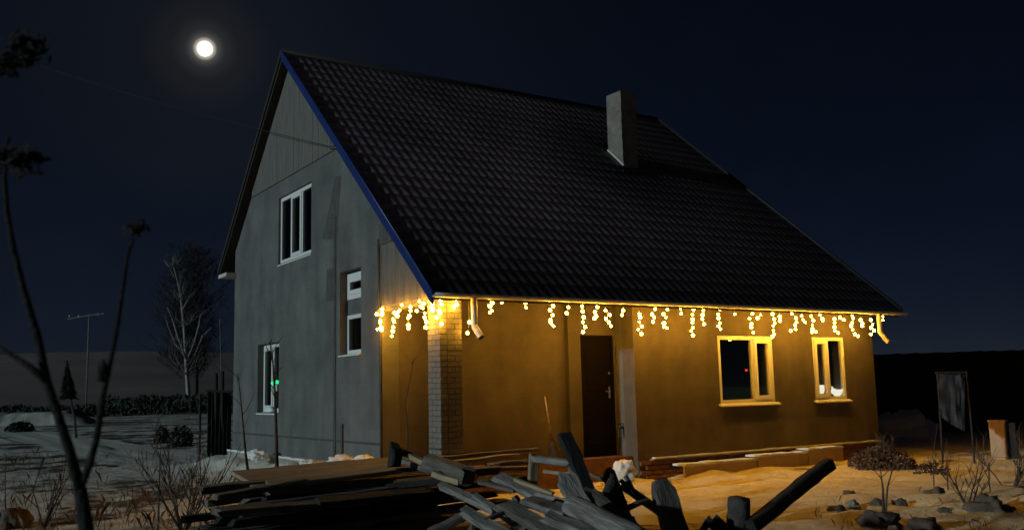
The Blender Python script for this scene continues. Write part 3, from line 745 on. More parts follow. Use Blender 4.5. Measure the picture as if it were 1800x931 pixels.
# service cable to the gable
a = at_x(586, 259, XE-.02); bm = bmesh.new(); b = at_d(-260, -25, 34); pts = []
for i in range(25):
    t = i/24; p = a.lerp(b, t); p.z -= 1.3*4*t*(1-t)*.35; pts.append(p)
tube(bm, pts, .007, 5)
tag(obj('power_cable', bm, M['cable'], None, True), 'thin black power cable running from the roof edge to upper left', 'cable')
tube_bm = bmesh.new(); tube(tube_bm, [a+Vector((-.02, .05, 0)), a+Vector((.05, -.1, -.03))], .035, 8); obj('cable_bracket', tube_bm, M['dark'], H)

# ------------------------------------------------------------------ planks, beams and logs
def orient(a, b, roll=0.0):
    x = (b-a).normalized(); z = Vector((0, 0, 1)); 
    if abs(x.z) > .93: z = Vector((0, -1, 0))
    y = z.cross(x).normalized(); z = x.cross(y)
    R = Matrix((x, y, z)).transposed().to_4x4()
    return Matrix.Translation((a+b)/2) @ R @ Matrix.Rotation(roll, 4, 'X')
def plank(name, a, b, w, t, m, label, cat, roll=0.0, group=None, rag=.05, roundtip=False, warp=.0045):
    a, b = Vector(a), Vector(b); L = (b-a).length; n = max(10, min(34, int(L/.055))); bm = bmesh.new(); seed = random.uniform(0, 99); rings = []
    for i in range(n+1):
        s = i/n; x = -L/2+L*s; dz = warp*noise.noise(Vector((s*2, seed, 0)))*3; dy = warp*noise.noise(Vector((s*2, seed, 9)))*2
        ww = w*(1+.06*noise.noise(Vector((s*4, seed, 2)))); 
        tt = t*(1+.08*noise.noise(Vector((s*5, seed, 4))))
        if roundtip and i == 0: ww *= .62
        c = min(ww, tt)*.12
        pr = [(-ww/2+c, -tt/2), (ww/2-c, -tt/2), (ww/2, -tt/2+c), (ww/2, tt/2-c), (ww/2-c, tt/2), (-ww/2+c, tt/2), (-ww/2, tt/2-c), (-ww/2, -tt/2+c)]
        chip = [.10*min(w, t*2)*noise.noise(Vector((x*9, seed+k_*1.7, k_*.9))) for k_ in range(8)]
        rings.append([bm.verts.new((x+(random.uniform(-rag, rag)*min(w, .12)/.12 if i in (0, n) else 0), y*(1+chip[k_]/max(w, .05)*2)+dy, z*(1+chip[(k_+3) % 8]/max(t, .03)*.8)+dz)) for k_, (y, z) in enumerate(pr)])
    for p, q in zip(rings, rings[1:]):
        for k in range(8): bm.faces.new((p[k], p[(k+1) % 8], q[(k+1) % 8], q[k]))
    bm.faces.new(rings[0][::-1]); bm.faces.new(rings[-1])
    o = obj(name, bm, m, None, False, orient(a, b, roll)); return tag(o, label, cat, group)
def log(name, a, b, r0, r1, m, label, cat, group=None):
    a, b = Vector(a), Vector(b); L = (b-a).length; n = 10; bm = bmesh.new(); seed = random.uniform(0, 99); rings = []; K = 14
    for i in range(n+1):
        s = i/n; r = r0+(r1-r0)*s
        rr_ = [r*(1+.10*noise.noise(Vector((cos(2*pi*k/K)*1.3, sin(2*pi*k/K)*1.3+seed, s*3)))) for k in range(K)]
        if i in (0, n): rr_ = [x*.93 for x in rr_]
        rings.append([bm.verts.new((-L/2+L*s+(random.uniform(-.012, .012) if i in (0, n) else 0), rr_[k]*cos(2*pi*k/K), rr_[k]*sin(2*pi*k/K))) for k in range(K)])
    for p, q in zip(rings, rings[1:]):
        for k in range(K): bm.faces.new((p[k], p[(k+1) % K], q[(k+1) % K], q[k]))
    bm.faces.new(rings[0][::-1]); bm.faces.new(rings[-1])
    o = obj(name, bm, m, None, True, orient(a, b)); return tag(o, label, cat, group)
px = at_d
# left: a stack of old boards, ragged ends to the left
GRP = 'dark boards stacked in the left half of the pile'
LAYW = ('bottom', 'sixth', 'fifth', 'fourth', 'third', 'second', 'top'); ROWW = ('front', 'second', 'middle', 'fourth', 'rear')
sdir = Vector((1, .05, 0)).normalized(); sn_ = Vector((-sdir.y, sdir.x, 0))
base = px(385, 900, 7.7)
for lay in range(7):
    zt = .10+lay*.105
    for rw in range(5):
        if lay == 6 and rw < 2: continue
        st = base+sdir*random.uniform(-.25, .35)+sn_*(rw*.19-.05+random.uniform(-.03, .03)); st.z = zt+random.uniform(-.012, .012)
        if lay >= 5: st += sdir*random.uniform(.1, .35)
        en = st+sdir*random.uniform(2.0, 2.7)+sn_*random.uniform(-.12, .12); en.z = zt+random.uniform(-.03, .03)+.04
        plank('board', st, en, random.uniform(.15, .19), random.uniform(.04, .075), M['wood'] if random.random() < .45 else M['blackwood'], 'dark board in the %s layer, %s row of the black stack at left' % (LAYW[lay], ROWW[rw]), 'board', random.uniform(-.10, .10), GRP)
def pk(name, p, q, d0, d1, wpx, t, m, label, roll=0., **kw):
    a, b = px(*p, d0), px(*q, d1); w = wpx*(d0+d1)/2/FPX
    return plank(name, a, b, w, t, m, label, kw.pop('cat', 'plank'), roll, **kw)
def pkx(name, p, q, d0, wpx, t, m, label, roll=0., cat='plank', **kw):     # a plank running parallel to the front of the house
    a = px(*p, d0); b = at_y(*q, a.y+kw.pop('dy', 0)); return plank(name, a, b, wpx*d0/FPX, t, m, label, cat, roll, **kw)
pkx('plank', (425, 838), (700, 815), 9.0, 80, .035, M['freshwood'], 'wide yellow brown plank lying on top of the left board stack', .20)
pkx('plank', (478, 850), (694, 824), 8.3, 34, .045, M['freshwood'], 'narrow tan plank along the front edge of the left board stack', .22)
pkx('plank', (382, 873), (530, 846), 8.0, 22, .05, M['wood'], 'dark plank with its pale broken end sticking out at far left of the stack', .05)
pkx('plank', (384, 899), (640, 880), 7.6, 30, .05, M['wood'], 'grey edged plank halfway down the front of the black stack', .15)
pkx('plank', (560, 882), (760, 864), 7.9, 30, .05, M['blackwood'], 'black warped board at the front middle of the stack', .25)
pk('post', (697, 783), (693, 815), 8.7, 8.7, 19, .10, M['blackwood'], 'short dark upright stub at the right end of the tan planks', cat='post')
pk('plank', (704, 793), (752, 815), 8.8, 8.6, 11, .05, M['freshwood'], 'short orange lit plank beside the dark upright stub', .2)
pk('plank', (700, 806), (760, 826), 9.0, 8.7, 18, .04, M['greywood'], 'pale short plank lying under the orange lit plank', .1)
pk('beam', (752, 812), (822, 836), 8.4, 7.9, 26, .14, M['wood'], 'square dark beam with a pale top edge behind the heap', .1, cat='beam')
pk('plank', (762, 832), (806, 846), 8.1, 7.9, 9, .05, M['freshwood'], 'short thin orange slat below the square beam', .1)
pk('plank', (690, 850), (830, 838), 8.8, 8.7, 40, .06, M['blackwood'], 'black board bridging the stack and the heap', .1)
# long boards by the porch
pk('plank', (772, 806), (945, 789), 11.6, 12.6, 9, .05, M['wood'], 'long dark board lying nearest the porch floor', .1)
pk('plank', (772, 815), (912, 800), 11.0, 11.9, 13, .05, M['freshwood'], 'long tan board lying second from the porch floor', .1)
pk('plank', (792, 825), (935, 822), 10.4, 11.0, 11, .05, M['freshwood'], 'long yellowish board lying nearest the heap behind it', .1)
pk('plank', (860, 818), (965, 806), 11.6, 12.2, 14, .05, M['wood'], 'broken brown board end in front of the porch', .15)
# the heap
pk('plank', (874, 837), (985, 892), 7.9, 7.2, 24, .05, M['greywood'], 'silvery plank sloping down right beside the patch of yellow snow', .35)
pk('plank', (776, 852), (880, 902), 7.7, 7.0, 15, .05, M['greywood'], 'pinkish grey plank with a knobbly tip sloping down from the dark middle', .3)
pk('plank', (836, 872), (905, 918), 7.3, 6.8, 13, .05, M['greywood'], 'grey slat sloping down right, between two longer grey planks', .3)
pk('plank', (816, 897), (905, 950), 6.9, 6.4, 24, .05, M['greywood'], 'broad grey plank cut by the bottom edge of the picture', .25)
pk('plank', (752, 938), (824, 902), 6.8, 6.9, 18, .05, M['wood'], 'grey brown plank rising right at the bottom edge of the heap', .2)
pk('plank', (890, 888), (985, 945), 6.9, 6.4, 30, .06, M['wood'], 'dark plank with a pale upper edge at the bottom centre of the heap', .4)
pk('plank', (938, 802), (936, 862), 7.9, 7.8, 16, .05, M['freshwood'], 'short upright pinkish board at the left of a little wooden arch', .2)
pk('plank', (934, 805), (1004, 814), 7.9, 7.6, 14, .05, M['greywood'], 'short level grey board forming the top of a little wooden arch', .1)
pk('plank', (992, 764), (1052, 905), 7.6, 7.2, 25, .06, M['blackwood'], 'tall black plank standing up from the middle of the heap', .2, rag=.01)
pk('plank', (993, 836), (1034, 915), 7.0, 6.7, 36, .07, M['greywood'], 'stubby pale grey plank with a rounded end in the middle of the heap', .35, roundtip=True)
log('log', px(1070, 830, 7.6), px(1100, 925, 7.1), .055, .075, M['bark'], 'dark knobbly log right of the tall black plank', 'log')
log('log', px(1078, 846, 7.35), px(1050, 915, 7.0), .05, .06, M['bark'], 'thin dark log with a pale cut face above the brown slat', 'log')
pk('plank', (1092, 850), (1180, 915), 7.4, 7.1, 15, .05, M['wood'], 'brown slat slanting down right against the yellow snow', .2)
pk('plank', (1162, 851), (1196, 960), 7.1, 6.9, 45, .08, M['wood'], 'broad brown plank end with a rounded top leaning before the yellow snow', .25, roundtip=True)
log('log', px(1000, 888, 6.6), px(1130, 955, 6.2), .085, .10, M['greywood'], 'thick pale log at the bottom edge of the heap', 'log')
pk('plank', (930, 880), (1010, 905), 6.9, 6.7, 40, .05, M['greywood'], 'flat pale board with frost lying before the rounded grey plank', .1)
pk('plank', (960, 905), (1040, 940), 6.5, 6.3, 30, .05, M['greywood'], 'frosted grey board end at the bottom edge left of the thick pale log', .3)
pk('plank', (1040, 870), (1150, 960), 6.9, 6.5, 26, .06, M['wood'], 'dull brown plank sliding down the right flank of the heap', .5)
pk('plank', (1249, 912), (1215, 965), 6.9, 6.8, 30, .05, M['blackwood'], 'dark pointed board tip poking up before the round post', .6, rag=.02)
pk('plank', (1252, 913), (1300, 960), 6.95, 6.8, 26, .05, M['blackwood'], 'dark board end slanting down to the foot of the round post', .6, rag=.02)
log('post', px(1299, 876, 7.0), px(1296, 985, 7.0), .085, .088, M['bark'], 'round dark post standing at the right end of the heap', 'post')
pk('beam', (1458, 815), (1318, 925), 7.6, 6.9, 23, .10, M['blackwood'], 'long dark beam propped at a slant over the yellow snow', .2, cat='beam', rag=.01)
for i in range(14):                              # lower layers of the heap, mostly hidden
    u = random.uniform(830, 1120); a = px(u, random.uniform(885, 930), random.uniform(7.0, 7.6)); b = a+Vector((random.uniform(-.5, .5), random.uniform(-.9, .3), 0)); b.z = random.uniform(.1, .35); a.z = min(a.z, .5)
    plank('plank', a, b, random.uniform(.09, .16), .05, M['blackwood'] if i % 3 else M['wood'], 'dark plank buried in the lower layers of the wood heap', 'plank', random.uniform(-.4, .4), 'planks buried low in the heap')

sticks = [((905, 842), (972, 866), 7.6, 7.3, 7, 'freshwood', 'thin tan stick across the yellow gap in the heap'), ((842, 846), (905, 862), 7.9, 7.6, 8, 'wood', 'short dark stick just above the silvery plank'),
    ((1000, 820), (1075, 846), 7.7, 7.5, 8, 'wood', 'brown stick leaning on the tall black plank'), ((1030, 858), (1098, 880), 7.3, 7.0, 10, 'blackwood', 'black splintered stick right of the stubby grey plank'),
    ((940, 868), (1000, 880), 7.2, 7.0, 9, 'greywood', 'pale splinter lying under the little wooden arch'), ((850, 915), (905, 890), 6.7, 6.9, 8, 'wood', 'thin stick pointing up right at the bottom of the heap'),
    ((1085, 900), (1140, 880), 6.8, 7.0, 9, 'wood', 'brown stick lying at the foot of the broad brown plank end'), ((800, 872), (868, 884), 7.5, 7.3, 9, 'blackwood', 'dark slat under the knobbly pinkish grey plank'),
    ((1100, 838), (1118, 872), 7.5, 7.3, 7, 'wood', 'short brown peg behind the brown slat'), ((955, 828), (1002, 832), 7.7, 7.6, 8, 'freshwood', 'short tan offcut inside the little wooden arch'),
    ((905, 872), (925, 902), 7.1, 7.0, 12, 'wood', 'short brown cross piece between the grey planks')]
for p_, q_, d0, d1, w_, mm, lb in sticks: pk('stick', p_, q_, d0, d1, w_, .03, M[mm], lb, random.uniform(-.4, .4), cat='stick', rag=.03)

# foundation boards leaning at the base of the front wall, with snow on top
segs = ((1204, 1330, 817, 839), (1332, 1420, 801, 826), (1421, 1482, 789, 815))
labs = ('pale board with a snowy top edge standing by the front wall, nearest the door', 'pale snow topped board by the front wall, between its two neighbours', 'shortest pale board by the front wall, under the right-hand window')
for (l, r_, t_, b_), lb in zip(segs, labs):
    a = at_z(l, b_, .0); b = at_z(r_, b_-(r_-l)*.085, .03); y0 = -.42
    pa, pb = at_y(l, t_, y0), at_y(r_, t_-(r_-l)*.088, y0)
    e0 = empty('edging_board', (pa.x, y0, 0), lb, 'board')
    obj('board_face', boxbm(pa.x, pb.x-.01, y0, y0+.05, -.12, (pa.z+pb.z)/2-.02), M['foam'], e0)
    bm = bmesh.new(); n = 14
    for i in range(n):
        xa = pa.x+(pb.x-pa.x)*i/n; xb_ = pa.x+(pb.x-pa.x)*(i+1)/n; hh = .02+.02*noise.noise(Vector((xa*3.3, 2, 8)))
        box(bm, xa, xb_-.008, y0-.012, y0+.3, (pa.z+pb.z)/2-.022, (pa.z+pb.z)/2-.01+hh)
    obj('snow_cap', bm, M['snowcap'], e0)
def lump(name, c, r, m, label, cat, group=None, sz=.8, seed=0, k=.35):
    bm = bmesh.new(); bmesh.ops.create_icosphere(bm, subdivisions=4 if r > .15 else 3, radius=1)
    for v in bm.verts:
        q = v.co.copy(); s = 1+k*noise.noise(q*1.3+Vector((seed, 0, 0)))+k*.55*noise.noise(q*2.9+Vector((0, seed, 0)))+k*.35*noise.noise(q*7.0+Vector((0, 0, seed)))
        v.co = Vector((q.x*r*s, q.y*r*s, q.z*r*sz*s))
    return tag(obj(name, bm, m, None, True, Matrix.Translation(c)), label, cat, group)
lump('snow_lump', at_d(1104, 830, 14.0)+Vector((0, .1, 0)), .17, M['snowcap'], 'white lump of snow at the corner beside the steel door', 'snow', seed=2, sz=1.2)
for (u, v, r_, lb) in ((455, 800, .20, 'low mound of bright snow at the gable foot nearest the dark fence'), (545, 816, .17, 'low mound of bright snow at the middle of the gable foot'), (600, 811, .20, 'mound of bright snow at the foot of the dark strip on the gable'), (640, 812, .19, 'mound of bright snow at the gable corner by the porch')):
    c = at_x(u, v, XG-.38); lump('snow_mound', c, r_, M['snowcap'], lb, 'snow', seed=u*.13, sz=.55, k=.5)
c = Vector((XG+.05, (GL[0]+GL[1])/2, GL[2]+.03)); bm = bmesh.new(); bmesh.ops.create_icosphere(bm, subdivisions=3, radius=1)
for v in bm.verts:
    q = v.co.copy(); v.co = Vector((q.x*.07, q.y*.22, max(-.02, q.z*.10*(1+.4*noise.noise(q*1.5)))))
tag(obj('snow_mound', bm, M['snowcap'], None, True, Matrix.Translation(c)), 'small heap of snow on the sill of the lower left gable window', 'snow')
# broom by the porch
bp_ = at_y(972, 790, -.55); tp_ = at_y(958, 697, .1)
br = empty('broom', bp_, 'old broom with a thin pale stick standing at the porch wall', 'broom')
bm = bmesh.new(); tube(bm, [tp_, bp_.lerp(tp_, .3)], [.012, .014], 7); obj('handle', bm, M['freshwood'], br, True)
bm = bmesh.new()
for i in range(26):
    a = bp_.lerp(tp_, .32); an = 2*pi*i/26; tube(bm, [a, bp_.lerp(tp_, .12)+Vector((cos(an)*.05, sin(an)*.05, 0)), bp_+Vector((cos(an)*.09*random.random(), sin(an)*.09, -.12))], [.006, .005, .003], 4)
obj('bristles', bm, M['twig'], br)

# ------------------------------------------------------------------ trees, shrubs and twigs
def grow(bm, p, d, L, r, depth, spread=.5, up=.12, n=3, kids=(2, 3), sides=5, shrink=.68):
    pts = [p]; rad = [r]; q = p.copy(); dd = d.copy(); seg = 4
    for i in range(seg):
        dd = (dd+Vector((random.uniform(-1, 1), random.uniform(-1, 1), random.uniform(-.6, 1)))*.16+Vector((0, 0, up*.3))).normalized()
        q = q+dd*(L/seg); pts.append(q.copy()); rad.append(r*(1-.5*(i+1)/seg))
    tube(bm, pts, rad, sides if depth > 1 else 3, cap=False)
    if depth <= 0: return
    for i in range(random.randint(*kids)):
        t = random.uniform(.35, 1.0); k = min(seg-1, int(t*seg)); o = pts[k].lerp(pts[k+1], t*seg-k if k < seg else 1)
        a = random.uniform(0, 2*pi); side = Vector((cos(a), sin(a), random.uniform(-.1, .7)))
        nd = (dd*(1-spread)+side*spread+Vector((0, 0, up))).normalized()
        grow(bm, o, nd, L*shrink*random.uniform(.7, 1.1), r*.55, depth-1, spread, up, n, kids, sides, shrink)
# birch
random.seed(21)
bb = at_z(333, 722); bt = CAM.z
dep = (bb-CAM).dot(FW)
bi = empty('birch_tree', bb, 'bare pale birch behind the dark board panel, left of the house', 'tree')
bm = bmesh.new(); tr = [px(a, b, dep) for a, b in ((334, 724), (331, 690), (328, 650), (326, 615), (323, 570), (318, 525), (311, 490), (305, 468))]
tube(bm, tr, [.34, .27, .22, .19, .14, .10, .06, .03], 8); obj('trunk', bm, M['birch'], bi, True)
limbs = [
    ([(327, 632), (312, 590), (303, 560), (294, 540)], .10), ([(326, 628), (306, 600), (296, 575), (290, 556)], .08),
    ([(326, 640), (342, 600), (350, 570), (352, 555), (362, 545)], .10), ([(328, 660), (314, 638), (306, 622)], .07),
    ([(320, 545), (334, 520), (346, 508)], .06), ([(329, 655), (344, 620), (356, 590), (372, 575)], .08), ([(318, 525), (316, 505), (318, 482)], .05)]
for w_, r_ in limbs:
    bm = bmesh.new(); pts = [px(a, b, dep+random.uniform(-.5, .5)) for a, b in w_]; tube(bm, pts, [r_*(1-.7*i/(len(pts)-1)) for i in range(len(pts))], 6); obj('limb', bm, M['birch'], bi, True)
bm = bmesh.new()
for i in range(90):
    k = random.randrange(2, 8); o = tr[k] + Vector((random.uniform(-1.2, 1.2), random.uniform(-1.2, 1.2), random.uniform(-.5, .6)))*(.5)
    a = random.uniform(0, 2*pi); grow(bm, o, Vector((cos(a), sin(a), random.uniform(.1, .9))).normalized(), random.uniform(1.2, 3.2)*(1.2-.1*k), .03, 1, .5, .15, sides=3, kids=(2, 4))
obj('crown', bm, M['birchtwig'], bi)
# darker bare tree behind it
d2 = dep+14; c0 = px(345, 712, d2); c0.z = 0
dk = empty('dark_tree', c0, 'dark bare tree with a dense twiggy crown behind the pale birch', 'tree')
bm = bmesh.new(); tube(bm, [c0, px(346, 620, d2), px(343, 540, d2), px(340, 470, d2)], [.32, .25, .15, .05], 8); obj('trunk', bm, M['darktwig'], dk, True)
bm = bmesh.new()
for i in range(560):
    k = random.random(); o = px(random.gauss(333, 12+26*k*(1.25-k)), 668-225*k, d2); a = random.uniform(0, 2*pi)
    grow(bm, o, Vector((cos(a), sin(a), random.uniform(.2, 1.3))).normalized(), random.uniform(1.6, 4.6)*(1-.5*k), .05, 2, .55, .12, sides=3, kids=(2, 4), shrink=.6)
obj('crown', bm, M['darktwig'], dk)
# young spruce on a bare stem
sb = at_z(134, 770); sd_ = (sb-CAM).dot(FW)
spr = empty('spruce_tree', sb, 'small black conical spruce standing at far left before the hill', 'tree')
bm = bmesh.new(); tp = px(118, 632, sd_); tube(bm, [sb, px(131, 735, sd_), px(122, 690, sd_), tp], [.06, .05, .045, .012], 6); obj('trunk', bm, M['bark'], spr)
bm = bmesh.new()
for i in range(900):
    k = random.random()**.7; y_ = 632+66*k; c = px(118+k*3, y_, sd_); a = random.uniform(0, 2*pi); R = (.02+.50*k)*random.uniform(.6, 1.0)
    e_ = c+Vector((cos(a)*R, sin(a)*R, -R*.35)); s_ = Vector((-sin(a), cos(a), 0))*.06
    m_ = c.lerp(e_, .35)
    bm.faces.new([bm.verts.new(v) for v in (m_-s_, m_+s_+Vector((0, 0, .03)), e_+Vector((0, 0, .02)))])
obj('crown', bm, M['needle'], spr)
# utility pole
ub = at_z(151, 716); ud = (ub-CAM).dot(FW)
up_ = empty('utility_pole', ub, 'tall pale utility pole with a crossarm on the far side of the field', 'pole')
bm = bmesh.new(); tube(bm, [ub, px(157, 551, ud)], [.20, .15], 8); obj('pole', bm, M['birchtwig'], up_, True)
bm = bmesh.new(); tube(bm, [px(118, 561, ud), px(150, 555, ud), px(183, 551, ud)], .13, 6); obj('crossarm', bm, M['birchtwig'], up_)
for q in (122, 138, 172):
    bm = bmesh.new(); c = px(q, 553 if q > 150 else 556, ud); lathe(bm, c, [(.05, -.1), (.12, .05), (.12, .2), (.05, .3)], 8); obj('insulator', bm, M['pvc'], up_)
# far hedge and wood across the field
random.seed(5)
bm = bmesh.new()
for i in range(9000):
    u = random.uniform(-200, 420); d_ = random.uniform(88, 118); b0 = px(u, 700, d_)
    hm = (1.75 if u > 185 else .9)*(1+.35*noise.noise(Vector((u*.02, 0, 0)))+.25*noise.noise(Vector((u*.09, 3, 0))))
    b0.z = random.uniform(0, 1)**1.2*hm; h_ = random.uniform(.15, .45); a = random.uniform(0, pi); w_ = random.uniform(.06, .28)
    s_ = Vector((cos(a), sin(a), random.uniform(-.5, .5)))*w_
    bm.faces.new([bm.verts.new(v) for v in (b0-s_, b0+s_, b0+s_*random.uniform(-.6, .6)+Vector((0, 0, h_)))])
tag(obj('hedge', bm, M['needle']), kind='stuff', label='dark band of scrub across the far side of the snowy field', cat='scrub')
# low snow-topped bank left
bm = bmesh.new(); prev = None
for i in range(40):
    u = -60+215*i/39; c = px(u, 730, 62); h_ = (.85+.22*noise.noise(Vector((i*.4, 0, 0))))*min(1, (39-i)/9+.02)
    dv = Vector((FW.x, FW.y, 0)).normalized()
    cur = [bm.verts.new((c.x, c.y, -.1)), bm.verts.new((c.x+dv.x*.5, c.y+dv.y*.5, h_*.95)), bm.verts.new((c.x+dv.x*2.2, c.y+dv.y*2.2, h_)), bm.verts.new((c.x+dv.x*4, c.y+dv.y*4, -.1))]
    if prev:
        for k in range(3): bm.faces.new((prev[k], cur[k], cur[k+1], prev[k+1]))
    prev = cur
M['dirtysnow'] = mat('old_grey_snow', (.20, .19, .17), rough=.9, var=.5, scale=.8, detail=8, col2=(.55, .55, .53))
tag(obj('snow_bank', bm, M['dirtysnow'], None, True), kind='structure')

# board panel at the far corner of the house
fa = at_z(366, 800, .02); fd = (fa-CAM).dot(FW)
fe = empty('plank_fence', fa, 'dark panel of upright boards with two taller posts at the far corner of the house', 'fence')
for i in range(6):
    u = 364+i*7.2; a = px(u, 797-random.uniform(0, 3), fd+.02*i); t_ = px(u, 688+random.uniform(-3, 3), fd+.02*i)
    w_ = 8.0*fd/FPX/2; bm = boxbm(a.x-.004*i, a.x-.004*i+2*w_*cos(.55), a.y, a.y+.03, -.05, t_.z); obj('board', bm, M['fence'], fe)
for u, tpx in ((380, 655), (391, 652)):
    a = px(u, 780, fd+.25); t_ = px(u, tpx, fd+.25); bm = bmesh.new(); tube(bm, [(a.x, a.y, -.1), t_], .05, 7); obj('post', bm, M['fence'], fe)
a = px(362, 686, fd-.05); b = px(409, 688, fd-.05); bm = bmesh.new(); tube(bm, [a, b], .035, 6); obj('rail', bm, M['fence'], fe)
a = at_z(351, 792); b = px(352, 692, (a-CAM).dot(FW)); bm = bmesh.new(); tube(bm, [a-Vector((0, 0, .1)), b], [.04, .035], 7)
tag(obj('stake', bm, M['fence']), 'thin dark stake standing left of the dark board panel', 'stake')

def bush(name, c, rx, rz, n, m, label, stems=8, leaf=.05, group=None, twigm='twig'):
    e_ = empty(name, c, label, 'bush', group)
    bm = bmesh.new()
    for i in range(stems):
        a = random.uniform(0, 2*pi); grow(bm, c.copy(), Vector((cos(a)*.6, sin(a)*.6, 1)).normalized(), rz*random.uniform(.6, 1.1), .012, 2, .45, .1, sides=4)
    obj('stem', bm, M[twigm], e_)
    if n:
        bm = bmesh.new()
        for i in range(n):
            while True:
                q = Vector((random.uniform(-1, 1), random.uniform(-1, 1), random.uniform(0, 1)))
                if q.length < 1 and noise.noise(q*2.2+c) > -.18: break
            o = c+Vector((q.x*rx, q.y*rx, q.z*rz)); s1 = Vector((random.uniform(-1, 1), random.uniform(-1, 1), random.uniform(-1, 1))).normalized()*leaf; s2 = s1.cross(Vector((random.uniform(-1, 1), random.uniform(-1, 1), random.uniform(-1, 1)))).normalized()*leaf*.6
            bm.faces.new([bm.verts.new(v) for v in (o-s1, o+s2, o+s1, o-s2)])
        obj('leaves', bm, m, e_)
    return e_
random.seed(33)
bush('bush', at_z(284, 778), .28, .62, 420, M['shrub'], 'dull green bush in the snow left of the dark board panel', leaf=.06)
bush('bush', at_z(318, 785), .45, .70, 500, M['needle'], 'dark low bush between the green bush and the dark board panel', leaf=.06)
bush('bush', at_z(35, 758), .75, .55, 500, M['darktwig'], 'dark sprawling bush on the snow at the left picture edge', leaf=.09)
bush('bush', at_z(1550, 822, .0), (.60), .40, 1900, M['deadleaf'], 'dense dark brush heap beyond the right end of the front wall', leaf=.035)
bush('bush', at_z(1640, 832, .03), .30, .18, 260, M['deadleaf'], 'low brown tuft on the yellow snow right of the brush heap', leaf=.03)
bush('bush', at_z(322, 938), .30, .75, 0, M['twig'], 'leafless reddish bush low in front left of the board stack', stems=16)
bush('bush', at_z(75, 930), .30, .60, 0, M['twig'], 'thin leafless bush at the bottom left corner', stems=9)
bush('bush', at_z(1705, 900), .3, .55, 0, M['twig'], 'thin leafless bush among the frozen clods at right', stems=7)
bush('bush', at_z(1775, 872), .3, .60, 0, M['twig'], 'leafless bush at the right edge in front of the upright box', stems=7)
def sapling(pxs, r, label, d=None, m='bark', z=0.0, twigs=7, cat='sapling'):
    b = at_z(*pxs[0], z); dd = d or (b-CAM).dot(FW); pts = [px(*q, dd) for q in pxs]
    if d: pts[0] = px(*pxs[0], d)
    e_ = empty('sapling', pts[0], label, cat)
    bm = bmesh.new(); tube(bm, pts, [r*(1-.75*i/(len(pts)-1)) for i in range(len(pts))], 6); obj('stem', bm, M[m], e_, True)
    if twigs:
        bm = bmesh.new()
        for i in range(twigs):
            t = random.uniform(.25, .98)*(len(pts)-1); k = int(t); o = pts[k].lerp(pts[k+1], t-k); a = random.uniform(0, 2*pi)
            grow(bm, o, Vector((cos(a), sin(a), random.uniform(.2, 1.2))).normalized(), random.uniform(.1, .3), r*.28, 0, sides=3)
        tag(obj('twigs', bm, M[m], e_), kind='stuff')
    return e_
sapling([(437, 836), (431, 790), (425, 720), (418, 655)], .018, 'thin dark sapling before the gable, left of the lower gable window', d=10.4)
sapling([(487, 834), (486, 770), (484, 705), (480, 640), (474, 600)], .022, 'dark sapling crossing the lower gable window', d=10.2, twigs=10)
sapling([(716, 815), (717, 760), (712, 710), (722, 660), (726, 630)], .012, 'faint thin sapling before the orange porch wall left of the pillar', d=10.6, m='twig', twigs=9)
sapling([(1553, 905), (1552, 860), (1548, 826)], .022, 'straight slim sapling trunk before the brush heap, left one of two', m='twig', twigs=3)
sapling([(1557, 902), (1560, 855), (1570, 820), (1574, 790)], .014, 'slim forked sapling before the brush heap, right one of two', m='twig', twigs=4)
sapling([(1643, 872), (1641, 835), (1640, 800), (1648, 745)], .011, 'thin twig standing at the left of the square dark clod', m='twig', twigs=4)
sapling([(1667, 868), (1665, 830), (1662, 790)], .013, 'thin twig standing just right of the square dark clod', m='twig', twigs=4)
sapling([(1742, 880), (1738, 835), (1736, 800)], .010, 'thin twig rising from the large dark mound', m='twig', twigs=5)
sapling([(278, 931), (279, 880), (281, 820), (283, 770)], .014, 'straight brown stalk left of the reddish bush', m='twig', twigs=4)
sapling([(10, 905), (9, 860), (10, 800)], .012, 'thin stalk at the very left edge', m='twig', twigs=3)
sapling([(391, 800), (390, 700), (388, 620), (386, 560)], .02, 'slender sapling rising behind the dark board panel', d=fd+1.5, m='birchtwig', twigs=14)

# foreground sapling, close to the camera
FD = 2.7
ft = empty('young_tree', at_d(190, 1800, FD)*1, 'dark young tree with bare forked stems close at the left edge', 'tree')
ft.location.z = 0; WM[ft.name] = Matrix.Translation(ft.location)
def fpx(l, dz=0.0): return [px(a, b, FD+dz*i) for i, (a, b) in enumerate(l)]
bm = bmesh.new(); pts = [Vector(ft.location)]+fpx([(165, 1080), (152, 931), (141, 858)]); tube(bm, pts, [.030, .026, .022, .019], 9); obj('trunk', bm, M['nearbark'], ft, True)
stems = ([(141, 858), (122, 790), (104, 735), (82, 668), (66, 590), (40, 505), (22, 430), (12, 370), (8, 310), (14, 240)], .017), ([(141, 858), (158, 815), (170, 770), (180, 700), (190, 655), (205, 580), (217, 500), (224, 450), (238, 408)], .0125), ([(82, 668), (50, 643), (18, 622), (-30, 592)], .012), ([(-40, 300), (-10, 270), (30, 262)], .006), ([(-50, 120), (0, 105), (40, 95)], .006)
for l, r_ in stems:
    bm = bmesh.new(); pts = fpx(l, .015); tube(bm, pts, [r_*(1-.62*i/(len(pts)-1)) for i in range(len(pts))], 8); obj('branch', bm, M['nearbark'], ft, True)
bm = bmesh.new(); tube(bm, fpx([(178, 670), (182, 640)]), [.012, .016], 7); tube(bm, fpx([(189, 660), (180, 632)]), [.012, .006], 7); obj('bud', bm, M['nearbark'], ft, True)
random.seed(9)
